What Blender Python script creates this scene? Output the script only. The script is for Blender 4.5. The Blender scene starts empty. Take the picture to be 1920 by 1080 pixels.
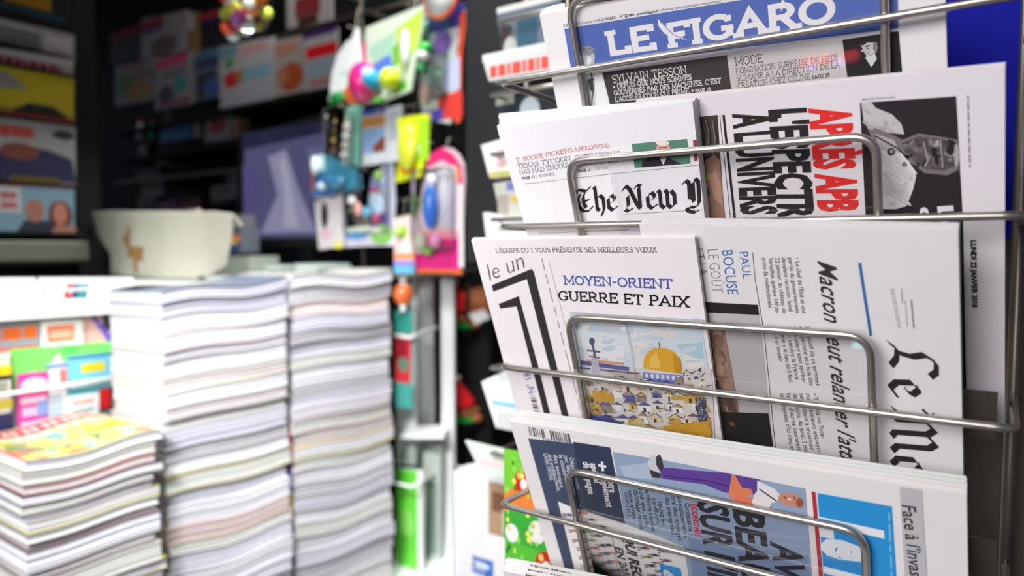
import bpy, bmesh, math, random
from mathutils import Vector as Vec, Matrix
S = bpy.context.scene
COL = S.collection
rnd = random.Random(11)

# ------------------------------------------------------------ camera, world, lights, exposure
F = 1300.0                                   # focal length in pixels of a 1920 wide frame
TH = math.atan(75 / F)
CZ = 1.2
CAM = Vec((0, 0, CZ))
cd = bpy.data.cameras.new('camera'); cam = bpy.data.objects.new('camera', cd); COL.objects.link(cam)
cam.location = CAM; cam.rotation_euler = (math.pi / 2 - TH, 0, 0)
cd.sensor_width = 36; cd.lens = F / 1920 * 36; cd.clip_start = .01; cd.clip_end = 50
cd.dof.use_dof = True; cd.dof.focus_distance = .585; cd.dof.aperture_fstop = cd.lens / 1000 / .0085
S.camera = cam
S.view_settings.view_transform = 'Standard'; S.view_settings.look = 'None'
S.view_settings.gamma = 1; S.view_settings.exposure = 0.0; S.view_settings.use_curve_mapping = False
wd = bpy.data.worlds.new('world'); S.world = wd; wd.use_nodes = True
wd.node_tree.nodes['Background'].inputs[0].default_value = (.75, .8, 1, 1)
wd.node_tree.nodes['Background'].inputs[1].default_value = .12

def area(name, loc, aim, sx, sy, watts, col=(1, 1, 1), spread=180):
    d = bpy.data.lights.new(name, 'AREA'); d.shape = 'RECTANGLE'; d.size = sx; d.size_y = sy
    d.energy = watts; d.color = col; d.spread = math.radians(spread)
    o = bpy.data.objects.new(name, d); COL.objects.link(o); o.location = loc
    o.rotation_euler = (Vec(aim) - Vec(loc)).to_track_quat('-Z', 'Y').to_euler()
    return o
area('rack_fill_light', (-1.25, -.75, 1.75), (.17, .62, 1.15), 1.3, 1.0, 13.3, (1, .985, .99), 92)  # unseen light added behind the camera's left to light the rack
area('stack_fill_light', (-.6, -.2, 2.05), (-.50, 1.50, .72), .5, .3, 4.6, (.985, .99, 1), 46)  # unseen light added to brighten the fronts of the magazine stacks
awn = area('awning_strip_light', (-.14, 1.30, 2.55), (-.72, 1.70, .95), 1.6, .25, 36, (.97, 1, .985), 140)
_z = (Vec((-.14, 1.30, 2.55)) - Vec((-.72, 1.70, .95))).normalized(); _x = Vec((.577, .8167, 0)); _x = (_x - _z * _x.dot(_z)).normalized()
awn.rotation_euler = Matrix((_x, _z.cross(_x), _z)).transposed().to_euler()

# ------------------------------------------------------------ frames of reference
U = Vec((1840, -1300, 0)).normalized()       # along the rack, to the right and towards the viewer
W = Vec((-U.y, U.x, 0))                      # into the kiosk
N = -W                                       # out of the rack
Z = Vec((0, 0, 1))
P0 = Vec((-.00808, .7, 0))                   # left end of the rack's rails
WIRE_Z = [1.3644, 1.2214, 1.0790, .9354, .7925]
LAM = math.radians(21)                       # the pockets lean outwards
PV = -N * math.sin(LAM) - Z * math.cos(LAM)  # down along a leaning page
PN = N * math.cos(LAM) - Z * math.sin(LAM)   # out of a leaning page
def ray(x, y):
    return Vec(((x - 960) / F, math.cos(TH) + (540 - y) / F * math.sin(TH), -math.sin(TH) + (540 - y) / F * math.cos(TH)))
def at(x, y, Y):                             # point seen at photo position x, y at distance Y
    r = ray(x, y); return CAM + r * (Y / r.y)

# ------------------------------------------------------------ materials
def lin(c):
    return tuple((v / 255 / 12.92) if v <= 10 else ((v / 255 + .055) / 1.055) ** 2.4 for v in c)
def mat(name, col=(200, 200, 200), rough=.6, metal=0, attr=False, bump=0, bscale=40, vary=.06, spec=.5, coat=0, trans=0):
    m = bpy.data.materials.new(name); m.use_nodes = True; nt = m.node_tree; b = nt.nodes['Principled BSDF']
    b.inputs['Roughness'].default_value = rough; b.inputs['Metallic'].default_value = metal
    b.inputs['Specular IOR Level'].default_value = spec; b.inputs['Coat Weight'].default_value = coat
    b.inputs['Coat Roughness'].default_value = .12
    tc = nt.nodes.new('ShaderNodeTexCoord')
    nz = nt.nodes.new('ShaderNodeTexNoise'); nz.inputs['Scale'].default_value = bscale; nz.inputs['Detail'].default_value = 4
    nt.links.new(tc.outputs['Object'], nz.inputs['Vector'])
    mp = nt.nodes.new('ShaderNodeMapRange'); mp.inputs['To Min'].default_value = 1 - vary; mp.inputs['To Max'].default_value = 1 + vary
    nt.links.new(nz.outputs['Fac'], mp.inputs['Value'])
    mx = nt.nodes.new('ShaderNodeVectorMath'); mx.operation = 'SCALE'
    if attr:
        a = nt.nodes.new('ShaderNodeAttribute'); a.attribute_name = 'ink'; nt.links.new(a.outputs['Color'], mx.inputs[0])
    else:
        mx.inputs[0].default_value = lin(col)
    nt.links.new(mp.outputs['Result'], mx.inputs['Scale'])
    nt.links.new(mx.outputs['Vector'], b.inputs['Base Color'])
    if bump:
        bp = nt.nodes.new('ShaderNodeBump'); bp.inputs['Strength'].default_value = bump; bp.inputs['Distance'].default_value = .002
        nt.links.new(nz.outputs['Fac'], bp.inputs['Height']); nt.links.new(bp.outputs['Normal'], b.inputs['Normal'])
    if trans: b.inputs['Transmission Weight'].default_value = trans
    return m
M = dict(
    news=mat('newsprint', attr=True, rough=.62, vary=.025, bscale=60, spec=.3),
    gloss=mat('coated_paper', attr=True, rough=.32, vary=.04, bscale=30, spec=.5),
    edge=mat('page_edges', attr=True, rough=.8, vary=.12, bscale=55, bump=.25, spec=.2),
    toy=mat('bright_plastic', attr=True, rough=.22, vary=.05, bscale=25, coat=.4),
    plush=mat('plush', attr=True, rough=.95, vary=.2, bscale=160, bump=.8, spec=.1),
    steel=mat('brushed_steel', (196, 190, 184), .34, .92, vary=.1, bscale=90),
    dullsteel=mat('dull_steel', (120, 112, 104), .38, .85, vary=.15, bscale=30),
    white=mat('white_enamel', (236, 238, 236), .4, vary=.03, bscale=12),
    black=mat('black_paint', (14, 14, 15), .6, vary=.25, bscale=9, spec=.25),
    grey=mat('charcoal_shutter', (20, 20, 23), .7, vary=.15, bscale=6),
    brown=mat('brown_grey_panel', (96, 84, 76), .45, vary=.22, bscale=7),
    blue=mat('deep_blue_plastic', (0, 6, 150), .6, vary=.1, bscale=5, spec=.12),
    floor=mat('grey_pavement', (120, 118, 115), .8, vary=.2, bscale=8, bump=.3),
    ceil=mat('dark_ceiling', (30, 30, 32), .8, vary=.1, bscale=8),
    cloth=mat('off_white_cloth', attr=True, rough=.9, vary=.08, bscale=20, bump=.3),
    counter=mat('white_counter', attr=True, rough=.35, vary=.02, bscale=15),
)
def clear(name, tint, gl):
    m = bpy.data.materials.new(name); m.use_nodes = True; nt = m.node_tree; nt.nodes.remove(nt.nodes['Principled BSDF'])
    t = nt.nodes.new('ShaderNodeBsdfTransparent'); t.inputs[0].default_value = (*tint, 1)
    g = nt.nodes.new('ShaderNodeBsdfGlossy'); g.inputs['Roughness'].default_value = .018
    f = nt.nodes.new('ShaderNodeFresnel'); f.inputs['IOR'].default_value = gl
    mx = nt.nodes.new('ShaderNodeMixShader'); nt.links.new(f.outputs[0], mx.inputs[0])
    nt.links.new(t.outputs[0], mx.inputs[1]); nt.links.new(g.outputs[0], mx.inputs[2])
    nt.links.new(mx.outputs[0], nt.nodes['Material Output'].inputs[0]); return m
M['clear'] = clear('clear_acrylic', (.98, .98, .98), 1.25)
M['film'] = clear('clear_blister', (.97, .98, .98), 1.5)
scr = bpy.data.materials.new('screen_glow'); scr.use_nodes = True; nt = scr.node_tree; b = nt.nodes['Principled BSDF']
a = nt.nodes.new('ShaderNodeAttribute'); a.attribute_name = 'ink'; nt.links.new(a.outputs['Color'], b.inputs['Emission Color'])
b.inputs['Emission Strength'].default_value = .7; b.inputs['Base Color'].default_value = (.01, .01, .012, 1); b.inputs['Roughness'].default_value = .2
M['screen'] = scr

# ------------------------------------------------------------ object helpers
def tag(o, label=None, cat=None, group=None, kind=None):
    if label: o['label'] = label
    if cat: o['category'] = cat
    if group: o['group'] = group
    if kind: o['kind'] = kind
    return o
def thing(name, label, cat, loc, group=None):
    o = bpy.data.objects.new(name, None); COL.objects.link(o); o.location = loc; o.empty_display_size = .02
    return tag(o, label, cat, group)
def inkbm():
    bm = bmesh.new(); bm.loops.layers.float_color.new('ink'); return bm
def paint(bm, faces, c):
    L = bm.loops.layers.float_color['ink']; c = (*lin(c), 1)
    for f in faces:
        for l in f.loops: l[L] = c
def link(name, bm, m, parent=None, smooth=False, norm=True):
    if norm: bmesh.ops.recalc_face_normals(bm, faces=bm.faces)
    me = bpy.data.meshes.new(name)
    if parent is not None:
        root = parent; off = Vec()
        while root is not None: off += root.location; root = root.parent
    else:
        c = [v.co for v in bm.verts]
        off = Vec(((min(v.x for v in c) + max(v.x for v in c)) / 2, (min(v.y for v in c) + max(v.y for v in c)) / 2, min(v.z for v in c)))
    for v in bm.verts: v.co -= off
    bm.to_mesh(me); bm.free()
    if smooth:
        for p in me.polygons: p.use_smooth = True
    me.materials.append(M[m] if isinstance(m, str) else m)
    o = bpy.data.objects.new(name, me); COL.objects.link(o)
    if parent is not None: o.parent = parent
    else: o.location = off
    return o
def struct(name, bm, m):
    o = link(name, bm, m); o['kind'] = 'structure'; return o
def box(bm, O, a, b, c, col=None, bev=0):
    """box with corner O and edge vectors a, b, c"""
    old = set(bm.faces) if bev else None
    vs = [bm.verts.new(O + a * i + b * j + c * k) for i in (0, 1) for j in (0, 1) for k in (0, 1)]
    fs = [bm.faces.new([vs[i] for i in q]) for q in ((0, 1, 3, 2), (4, 6, 7, 5), (0, 4, 5, 1), (2, 3, 7, 6), (0, 2, 6, 4), (1, 5, 7, 3))]
    if bev:
        es = {e for f in fs for e in f.edges}
        r = bmesh.ops.bevel(bm, geom=list(es), offset=bev, segments=2, affect='EDGES', profile=.5)
        if col: paint(bm, [f for f in bm.faces if f not in old], col)
    elif col: paint(bm, fs, col)
    return fs
def tube(bm, pts, r, n=10, closed=False, col=None):
    pts = [Vec(p) for p in pts]; rings = []; k = len(pts); up = None
    for i, p in enumerate(pts):
        a = pts[(i - 1) % k] if (closed or i) else p; b = pts[(i + 1) % k] if (closed or i < k - 1) else p
        t = (b - a).normalized()
        if up is None: up = t.orthogonal().normalized()
        up = (up - t * up.dot(t)).normalized(); sd = t.cross(up)
        rings.append([bm.verts.new(p + (up * math.cos(q) + sd * math.sin(q)) * r) for q in (2 * math.pi * j / n for j in range(n))])
    fs = []
    for i in range(k if closed else k - 1):
        A, B = rings[i], rings[(i + 1) % k]
        o = 0
        if closed and i == k - 1: o = min(range(n), key=lambda s: (A[0].co - B[s].co).length)
        for j in range(n): fs.append(bm.faces.new((A[j], A[(j + 1) % n], B[(j + 1 + o) % n], B[(j + o) % n])))
    if not closed: fs += [bm.faces.new(rings[0][::-1]), bm.faces.new(rings[-1])]
    if col: paint(bm, fs, col)
    return fs
def ball(bm, c, rx, ry=None, rz=None, col=None, seg=16, axes=(Vec((1, 0, 0)), Vec((0, 1, 0)), Z)):
    ry = ry or rx; rz = rz or rx
    m = Matrix((axes[0] * rx, axes[1] * ry, axes[2] * rz)).transposed().to_4x4(); m.translation = c
    r = bmesh.ops.create_uvsphere(bm, u_segments=seg, v_segments=max(6, seg // 2), radius=1, matrix=m)
    fs = {f for v in r['verts'] for f in v.link_faces}
    if col: paint(bm, fs, col)
    return fs
def lathe(bm, base, axis, prof, col=None, n=18):
    """prof: (radius, height) pairs along axis from base"""
    axis = axis.normalized(); s = axis.orthogonal().normalized(); t = axis.cross(s); rings = []
    for r, h in prof:
        rings.append([bm.verts.new(base + axis * h + (s * math.cos(q) + t * math.sin(q)) * max(r, .0004)) for q in (2 * math.pi * j / n for j in range(n))])
    fs = []
    for A, B in zip(rings, rings[1:]):
        for j in range(n): fs.append(bm.faces.new((A[j], A[(j + 1) % n], B[(j + 1) % n], B[j])))
    fs += [bm.faces.new(rings[0][::-1]), bm.faces.new(rings[-1])]
    if col: paint(bm, fs, col)
    return fs
def rounded(pts, r, n=6):
    """round the corners of a closed 2D outline"""
    out = []; k = len(pts)
    for i, p in enumerate(pts):
        p = Vec(p); a = (Vec(pts[i - 1]) - p).normalized(); b = (Vec(pts[(i + 1) % k]) - p).normalized()
        for j in range(n + 1):
            t = j / n; q0 = p + a * r * (1 - t) ** 2 + b * r * t * t
            out.append(q0)
    return out
def prism(bm, pts3, d, col=None):
    """solid from a planar outline of 3D points and a depth vector"""
    A = [bm.verts.new(p) for p in pts3]; B = [bm.verts.new(p + d) for p in pts3]; k = len(A)
    fs = [bm.faces.new(A[::-1]), bm.faces.new(B)] + [bm.faces.new((A[i], A[(i + 1) % k], B[(i + 1) % k], B[i])) for i in range(k)]
    if col: paint(bm, fs, col)
    return fs

# ------------------------------------------------------------ lettering
def arc(cx, cy, rx, ry, a0, a1, n=10):
    return [(cx + rx * math.cos(math.radians(a0 + (a1 - a0) * i / n)), cy + ry * math.sin(math.radians(a0 + (a1 - a0) * i / n))) for i in range(n + 1)]
SLAB = {                                     # width, pen lines, (x, y, half width, height) of the slabs
 'A': (.9, [[(.1, 0), (.45, 1), (.8, 0)], [(.22, .34), (.68, .34)]], [(.1, 0), (.8, 0)]),
 'B': (.74, [[(.16, 0), (.16, 1)], [(.08, 1), (.4, 1)] + arc(.4, .77, .22, .23, 90, -90) + [(.16, .54)], [(.4, .54)] + arc(.42, .27, .25, .27, 90, -90) + [(.08, 0)]], []),
 'C': (.84, [arc(.45, .5, .37, .5, 42, 318, 16), [(.73, .99), (.73, .7)]], []),
 'D': (.86, [[(.16, 0), (.16, 1)], [(.06, 1), (.42, 1)] + arc(.42, .5, .36, .5, 90, -90, 14) + [(.06, 0)]], []),
 'E': (.76, [[(.16, 0), (.16, 1)], [(.06, 1), (.66, 1), (.66, .78)], [(.16, .52), (.5, .52)], [(.5, .66), (.5, .4)], [(.06, 0), (.68, 0), (.68, .24)]], []),
 'F': (.74, [[(.16, 0), (.16, 1)], [(.06, 1), (.68, 1), (.68, .76)], [(.16, .5), (.5, .5)], [(.5, .64), (.5, .36)]], [(.18, 0)]),
 'G': (.9, [arc(.45, .5, .37, .5, 42, 330, 16), [(.73, .99), (.73, .72)], [(.76, .02), (.76, .42)], [(.52, .42), (.88, .42)]], []),
 'H': (.92, [[(.16, 0), (.16, 1)], [(.76, 0), (.76, 1)], [(.16, .52), (.76, .52)]], [(.16, 0), (.16, 1), (.76, 0), (.76, 1)]),
 'I': (.42, [[(.21, 0), (.21, 1)]], [(.21, 0), (.21, 1)]),
 'K': (.9, [[(.16, 0), (.16, 1)], [(.16, .4), (.72, 1)], [(.34, .58), (.76, 0)]], [(.16, 0), (.16, 1), (.72, 1), (.76, 0)]),
 'L': (.7, [[(.16, 0), (.16, 1)], [(.06, 0), (.64, 0), (.64, .28)]], [(.16, 1)]),
 'M': (1.08, [[(.16, 0), (.16, 1), (.54, .2), (.92, 1), (.92, 0)]], [(.16, 0), (.12, 1), (.92, 0), (.96, 1)]),
 'N': (.92, [[(.16, 0), (.16, 1), (.76, .02), (.76, 1)]], [(.16, 0), (.12, 1), (.76, 1)]),
 'O': (.9, [arc(.45, .5, .37, .5, 0, 360, 22)], []),
 'P': (.74, [[(.16, 0), (.16, 1)], [(.06, 1), (.42, 1)] + arc(.42, .74, .24, .26, 90, -90) + [(.16, .48)]], [(.16, 0)]),
 'Q': (.9, [arc(.45, .5, .37, .5, 0, 360, 22), [(.45, .2), (.8, -.12)]], []),
 'R': (.86, [[(.16, 0), (.16, 1)], [(.06, 1), (.42, 1)] + arc(.42, .74, .24, .26, 90, -90) + [(.16, .48)], [(.42, .48), (.7, 0)]], [(.18, 0), (.76, 0)]),
 'S': (.7, [arc(.35, .75, .25, .25, 20, 270, 10) + arc(.35, .25, .27, .25, 90, -160, 10)], []),
 'T': (.8, [[(.4, 0), (.4, 1)], [(.08, .76), (.08, 1), (.72, 1), (.72, .76)]], [(.4, 0)]),
 'U': (.9, [[(.16, 1)] + arc(.45, .3, .29, .3, 180, 360) + [(.74, 1)]], [(.16, 1), (.74, 1)]),
 'V': (.88, [[(.1, 1), (.44, 0), (.78, 1)]], [(.1, 1), (.78, 1)]),
 'W': (1.2, [[(.1, 1), (.34, 0), (.6, .9), (.86, 0), (1.1, 1)]], [(.1, 1), (1.1, 1)]),
 'X': (.86, [[(.12, 0), (.74, 1)], [(.12, 1), (.74, 0)]], [(.12, 0), (.74, 0), (.12, 1), (.74, 1)]),
 'Y': (.84, [[(.1, 1), (.42, .45), (.74, 1)], [(.42, .45), (.42, 0)]], [(.42, 0), (.1, 1), (.74, 1)]),
 'Z': (.76, [[(.1, .76), (.1, 1), (.64, 1), (.1, 0), (.66, 0), (.66, .24)]], []),
 '1': (.5, [[(.08, .78), (.25, 1), (.25, 0)]], [(.25, 0)]),
 '-': (.5, [[(.08, .45), (.42, .45)]], []), "'": (.26, [[(.13, 1), (.11, .76)]], []), '.': (.26, [[(.13, -.02), (.13, .07)]], []),
 ',': (.26, [[(.14, .06), (.08, -.16)]], []), ' ': (.4, [], []), '|': (.4, [[(.2, 0), (.2, 1)]], []),
 '«': (.6, [[(.26, .62), (.1, .4), (.26, .18)], [(.5, .62), (.34, .4), (.5, .18)]], []),
 '»': (.6, [[(.1, .62), (.26, .4), (.1, .18)], [(.34, .62), (.5, .4), (.34, .18)]], []),
}
for k_, b_, ac in (('É', 'E', [(.3, 1.14), (.48, 1.3)]), ('È', 'E', [(.28, 1.3), (.46, 1.14)]), ('À', 'A', [(.36, 1.3), (.54, 1.14)])):
    w_, s_, f_ = SLAB[b_]; SLAB[k_] = (w_, s_ + [ac], f_)
SLAB['Œ'] = (1.2, [arc(.42, .5, .34, .5, 40, 320, 16), [(.66, 0), (.66, 1)], [(.5, 1), (1.1, 1), (1.1, .8)], [(.66, .52), (.95, .52)], [(.5, 0), (1.12, 0), (1.12, .22)]], [])
def stroke_quads(pts, t):
    """mitred ribbon of width t round an open or closed line"""
    n = len(pts); cl = n > 3 and (Vec(pts[0]) - Vec(pts[-1])).length < 1e-4
    P = [Vec(p) for p in (pts[:-1] if cl else pts)]; n = len(P); Lr = []
    for i in range(n):
        a = P[i - 1] if (cl or i) else None; b = P[(i + 1) % n] if (cl or i < n - 1) else None
        d1 = (P[i] - a).normalized() if a is not None else (b - P[i]).normalized()
        d2 = (b - P[i]).normalized() if b is not None else d1
        n1 = Vec((-d1.y, d1.x)); n2 = Vec((-d2.y, d2.x)); m = n1 + n2
        if m.length < .3: m = n1
        m.normalize(); s = t / 2 / max(.45, m.dot(n1)); Lr.append((P[i] + m * s, P[i] - m * s))
    return [[Lr[i][0], Lr[(i + 1) % n][0], Lr[(i + 1) % n][1], Lr[i][1]] for i in range(n if cl else n - 1)]
def slab_text(txt, t=.13, serif=.16, ts=None):
    polys = []; x = 0; ts = ts or t * .9
    for ch in txt:
        w, st, sf = SLAB[ch]
        k = lambda p: (x + p[0], t / 2 + p[1] * (1 - t))
        for s in st: polys += stroke_quads([k(p) for p in s], t)
        for p in sf:
            q = k(p); y0 = 0 if p[1] < .5 else 1 - ts
            polys.append([Vec((q[0] - serif, y0)), Vec((q[0] + serif, y0)), Vec((q[0] + serif, y0 + ts)), Vec((q[0] - serif, y0 + ts))])
        x += w
    return polys, x
NIB = {                                      # blackletter, drawn with a broad nib
 'T': (.66, [[(.02, .74), (.06, .9), (.2, .93), (.4, .84), (.56, .98)], [(.2, .78), (.06, .52), (.08, .24), (.24, .05), (.44, .06), (.56, .2)], [(.34, .78), (.27, .6), (.29, .3), (.36, .2)], [(.2, .45), (.5, .5)]]),
 'h': (.46, [[(.06, 1), (.1, .9), (.1, .12), (.18, .04)], [(.1, .52), (.26, .64), (.36, .52), (.36, .12), (.24, -.16)]]),
 'e': (.42, [[(.22, .64), (.08, .5), (.08, .16), (.2, .03), (.36, .14)], [(.22, .64), (.34, .5), (.28, .38), (.12, .3)]]),
 'N': (.76, [[(-.02, .76), (.1, .95), (.24, .8), (.44, .24), (.56, .04)], [(.14, .54), (.14, .16), (0, .02)], [(.42, .82), (.52, .96), (.64, .9)], [(.56, .86), (.56, .06)], [(0, .02), (.12, -.04), (.24, .03)]]),
 'w': (.66, [[(.04, .7), (.1, .6), (.1, .14), (.2, .03), (.32, .14)], [(.28, .7), (.34, .6), (.34, .14), (.44, .03), (.58, .16), (.58, .5), (.48, .66)]]),
 'Y': (.6, [[(-.02, .86), (.08, 1), (.18, .9), (.18, .36), (.08, .26)], [(.18, .4), (.3, .3)], [(.38, 1.04), (.48, .92), (.48, .16), (.36, 0), (.16, .02)], [(.3, .9), (.3, .2)], [(.5, -.05), (.34, -.2), (.12, -.14), (.05, -.02)]]),
 'L': (.78, [[(.22, .22), (.3, .5), (.26, .75), (.42, .98), (.62, .98), (.72, .86), (.6, .76)], [(0, .02), (.14, .2), (.34, .18), (.5, .06)]]),
 'M': (1.1, [[(0, .05), (.12, .22), (.26, .08)], [(.06, .74), (.18, .88), (.26, .74), (.26, .1)], [(.3, .76), (.46, .94), (.56, .8), (.56, .1), (.66, .02)], [(.6, .78), (.78, .96), (.88, .82), (.88, .14), (1, .02)], [(.14, .98), (.02, .84)]]),
 'o': (.46, [[(.22, .64), (.08, .52), (.08, .14), (.22, .02), (.36, .14), (.36, .52), (.22, .64)]]),
 'n': (.52, [[(.04, .68), (.1, .58), (.1, .12), (.2, .03)], [(.1, .5), (.28, .66), (.38, .54), (.38, .12), (.48, .03)]]),
 ' ': (.24, []),
}
def nib_text(txt, pen=.15, hair=.022):
    polys = []; x = 0; nb = Vec((math.cos(math.radians(38)), math.sin(math.radians(38)))) * pen / 2
    for ch in txt:
        w, st = NIB[ch]
        for s in st:
            for a, b in zip(s, s[1:]):
                a = Vec((a[0] + x, a[1])); b = Vec((b[0] + x, b[1])); d = (b - a).normalized()
                q = [a - nb, b - nb, b + nb, a + nb]
                if abs(d.x * nb.y - d.y * nb.x) / nb.length < .2:
                    e = Vec((-d.y, d.x)) * hair; q = [a - nb - e, b + nb - e, b + nb + e, a - nb + e]
                polys.append(q)
        x += w
    return polys, x
_tc = {}
def font_mesh(txt, bold):
    if (txt, bold) in _tc: return _tc[(txt, bold)]
    c = bpy.data.curves.new('lettering', 'FONT'); c.body = txt; c.offset = bold; c.resolution_u = 2
    o = bpy.data.objects.new('lettering', c); COL.objects.link(o)
    dg = bpy.context.evaluated_depsgraph_get(); e = o.evaluated_get(dg); me = e.to_mesh()
    vs = [(v.co.x, v.co.y / .682) for v in me.vertices]; fs = [tuple(p.vertices) for p in me.polygons]; e.to_mesh_clear()
    bpy.data.objects.remove(o); bpy.data.curves.remove(c)
    x0 = min(v[0] for v in vs); x1 = max(v[0] for v in vs)
    r = ([(v[0] - x0, v[1]) for v in vs], fs, x1 - x0); _tc[(txt, bold)] = r; return r

# ------------------------------------------------------------ a printed sheet: flat layout in (u, v), then bent into place
class Sheet:
    def __init__(s, O, eu, ev, en, rect, thick, col, edgecol=None, warp=None, nu=1, nv=1, maxlen=None, outline=None):
        s.O, s.eu, s.ev, s.en, s.warp, s.maxlen = O, eu, ev, en, warp, maxlen
        s.u0, s.v0, s.u1, s.v1 = rect; s.bm = inkbm(); s.top = .0002
        edgecol = edgecol or col; bm = s.bm
        if outline:
            A = [bm.verts.new((p[0], p[1], 0)) for p in outline]; B = [bm.verts.new((p[0], p[1], -thick)) for p in outline]; k = len(A)
            paint(bm, [bm.faces.new(A)], col); paint(bm, [bm.faces.new(B[::-1])], col)
            paint(bm, [bm.faces.new((A[i], B[i], B[(i + 1) % k], A[(i + 1) % k])) for i in range(k)], edgecol)
        else:
            g = {}
            for i in range(nu + 1):
                for j in range(nv + 1):
                    for k in (0, 1): g[i, j, k] = bm.verts.new((s.u0 + (s.u1 - s.u0) * i / nu, s.v0 + (s.v1 - s.v0) * j / nv, -thick * k))
            for k in (0, 1):
                paint(bm, [bm.faces.new((g[i, j, k], g[i + 1, j, k], g[i + 1, j + 1, k], g[i, j + 1, k])) for i in range(nu) for j in range(nv)], col)
            sd = [bm.faces.new((g[i, j, 0], g[i + 1, j, 0], g[i + 1, j, 1], g[i, j, 1])) for i in range(nu) for j in (0, nv)]
            sd += [bm.faces.new((g[i, j, 0], g[i, j + 1, 0], g[i, j + 1, 1], g[i, j, 1])) for j in range(nv) for i in (0, nu)]
            paint(bm, sd, edgecol)
    def px(s, x, y):
        r = ray(x, y); t = s.en.dot(s.O - CAM) / s.en.dot(r); d = CAM + r * t - s.O
        return Vec((d.dot(s.eu), d.dot(s.ev)))
    def h(s): return s.top + .000016
    def poly(s, pts, col, h=None):
        if not h:
            d = max(max(p[i] for p in pts) - min(p[i] for p in pts) for i in (0, 1))
            s.top += .000004 if d < .009 else .000009 if d < .03 else .00002
            h = s.top
        f = s.bm.faces.new([s.bm.verts.new((p[0], p[1], h)) for p in pts]); paint(s.bm, [f], col)
    def pp(s, pts, col, h=None): s.poly([s.px(*p) for p in pts], col, h)
    def fr(s, x, y): return Vec((s.u0 + (s.u1 - s.u0) * x, s.v0 + (s.v1 - s.v0) * y))
    def fp(s, pts, col): s.poly([s.fr(*p) for p in pts], col)
    def fbox(s, x0, y0, x1, y1, col): s.fp([(x0, y0), (x1, y0), (x1, y1), (x0, y1)], col)
    def fell(s, x, y, rx, ry, col, n=16, a0=0, a1=360): s.fp([(x + rx * math.cos(math.radians(a0 + (a1 - a0) * i / n)), y + ry * math.sin(math.radians(a0 + (a1 - a0) * i / n))) for i in range(n if a1 - a0 == 360 else n + 1)], col)
    def pell(s, x, y, rx, ry, col, n=16, rot=0):
        c, q = math.cos(math.radians(rot)), math.sin(math.radians(rot)); o = []
        for i in range(n):
            a = rx * math.cos(2 * math.pi * i / n); b = ry * math.sin(2 * math.pi * i / n); o.append((x + a * c - b * q, y + a * q + b * c))
        s.pp(o, col)
    def pline(s, pts, wpx, col):
        h = s.h()
        for q in stroke_quads(pts, wpx): s.poly([s.px(*p) for p in q], col, h)
    def lines(s, polys, width, p0, p1, p2, col, inframe=False):
        A, B, Cc = (s.px(*p) for p in (p0, p1, p2)) if not inframe else (s.fr(*p) for p in (p0, p1, p2))
        e1 = (B - A) / width; e2 = Cc - A; h = s.h()
        for i, q in enumerate(polys): s.poly([A + e1 * p[0] + e2 * p[1] for p in q], col, h + (i % 4) * .0000012)
    def slab(s, t, p0, p1, p2, col, w=.13, serif=.16):
        polys, x = slab_text(t, w, serif); s.lines(polys, x, p0, p1, p2, col)
    def nib(s, t, p0, p1, p2, col, pen=.15): polys, x = nib_text(t, pen); s.lines(polys, x, p0, p1, p2, col)
    def text(s, t, p0, p1, p2, col, bold=0, inframe=False):
        vs, fs, w = font_mesh(t, bold)
        A, B, Cc = (s.px(*p) for p in (p0, p1, p2)) if not inframe else (s.fr(*p) for p in (p0, p1, p2))
        e1 = (B - A) / w; e2 = Cc - A; h = s.h()
        V = [s.bm.verts.new((*(A + e1 * x + e2 * y), h)) for x, y in vs]; out = []
        for f in fs:
            try: out.append(s.bm.faces.new([V[i] for i in f]))
            except ValueError: pass
        paint(s.bm, out, col)
    def greek(s, p0, p1, p2, rows, col, fill=.5, inframe=False, seed=1):
        """columns of print too small to read: short broken bars"""
        r = random.Random(seed); A, B, Cc = (s.px(*p) for p in (p0, p1, p2)) if not inframe else (s.fr(*p) for p in (p0, p1, p2))
        e1 = B - A; e2 = (Cc - A) / rows; h = s.h()
        for k in range(rows):
            x = 0
            while x < .97:
                w = min(r.uniform(.04, .14), 1 - x); y = k + .2
                s.poly([A + e1 * x + e2 * y, A + e1 * (x + w) + e2 * y, A + e1 * (x + w) + e2 * (y + fill), A + e1 * x + e2 * (y + fill)], col, h); x += w + .025
            if k == rows - 1 and r.random() < .5: break
    def build(s, name, m, parent=None):
        bm = s.bm; bm.normal_update()
        bmesh.ops.triangulate(bm, faces=[f for f in bm.faces if len(f.verts) > 4], ngon_method='EAR_CLIP')
        if s.maxlen:
            for _ in range(6):
                es = [e for e in bm.edges if e.calc_length() > s.maxlen]
                if not es: break
                bmesh.ops.subdivide_edges(bm, edges=es, cuts=1, use_grid_fill=True)
                bmesh.ops.triangulate(bm, faces=[f for f in bm.faces if len(f.verts) > 4])
        for v in bm.verts:
            u, w, h = v.co
            if s.warp: h += s.warp(u, w)
            v.co = s.O + s.eu * u + s.ev * w + s.en * h
        return link(name, bm, m, parent)

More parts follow.
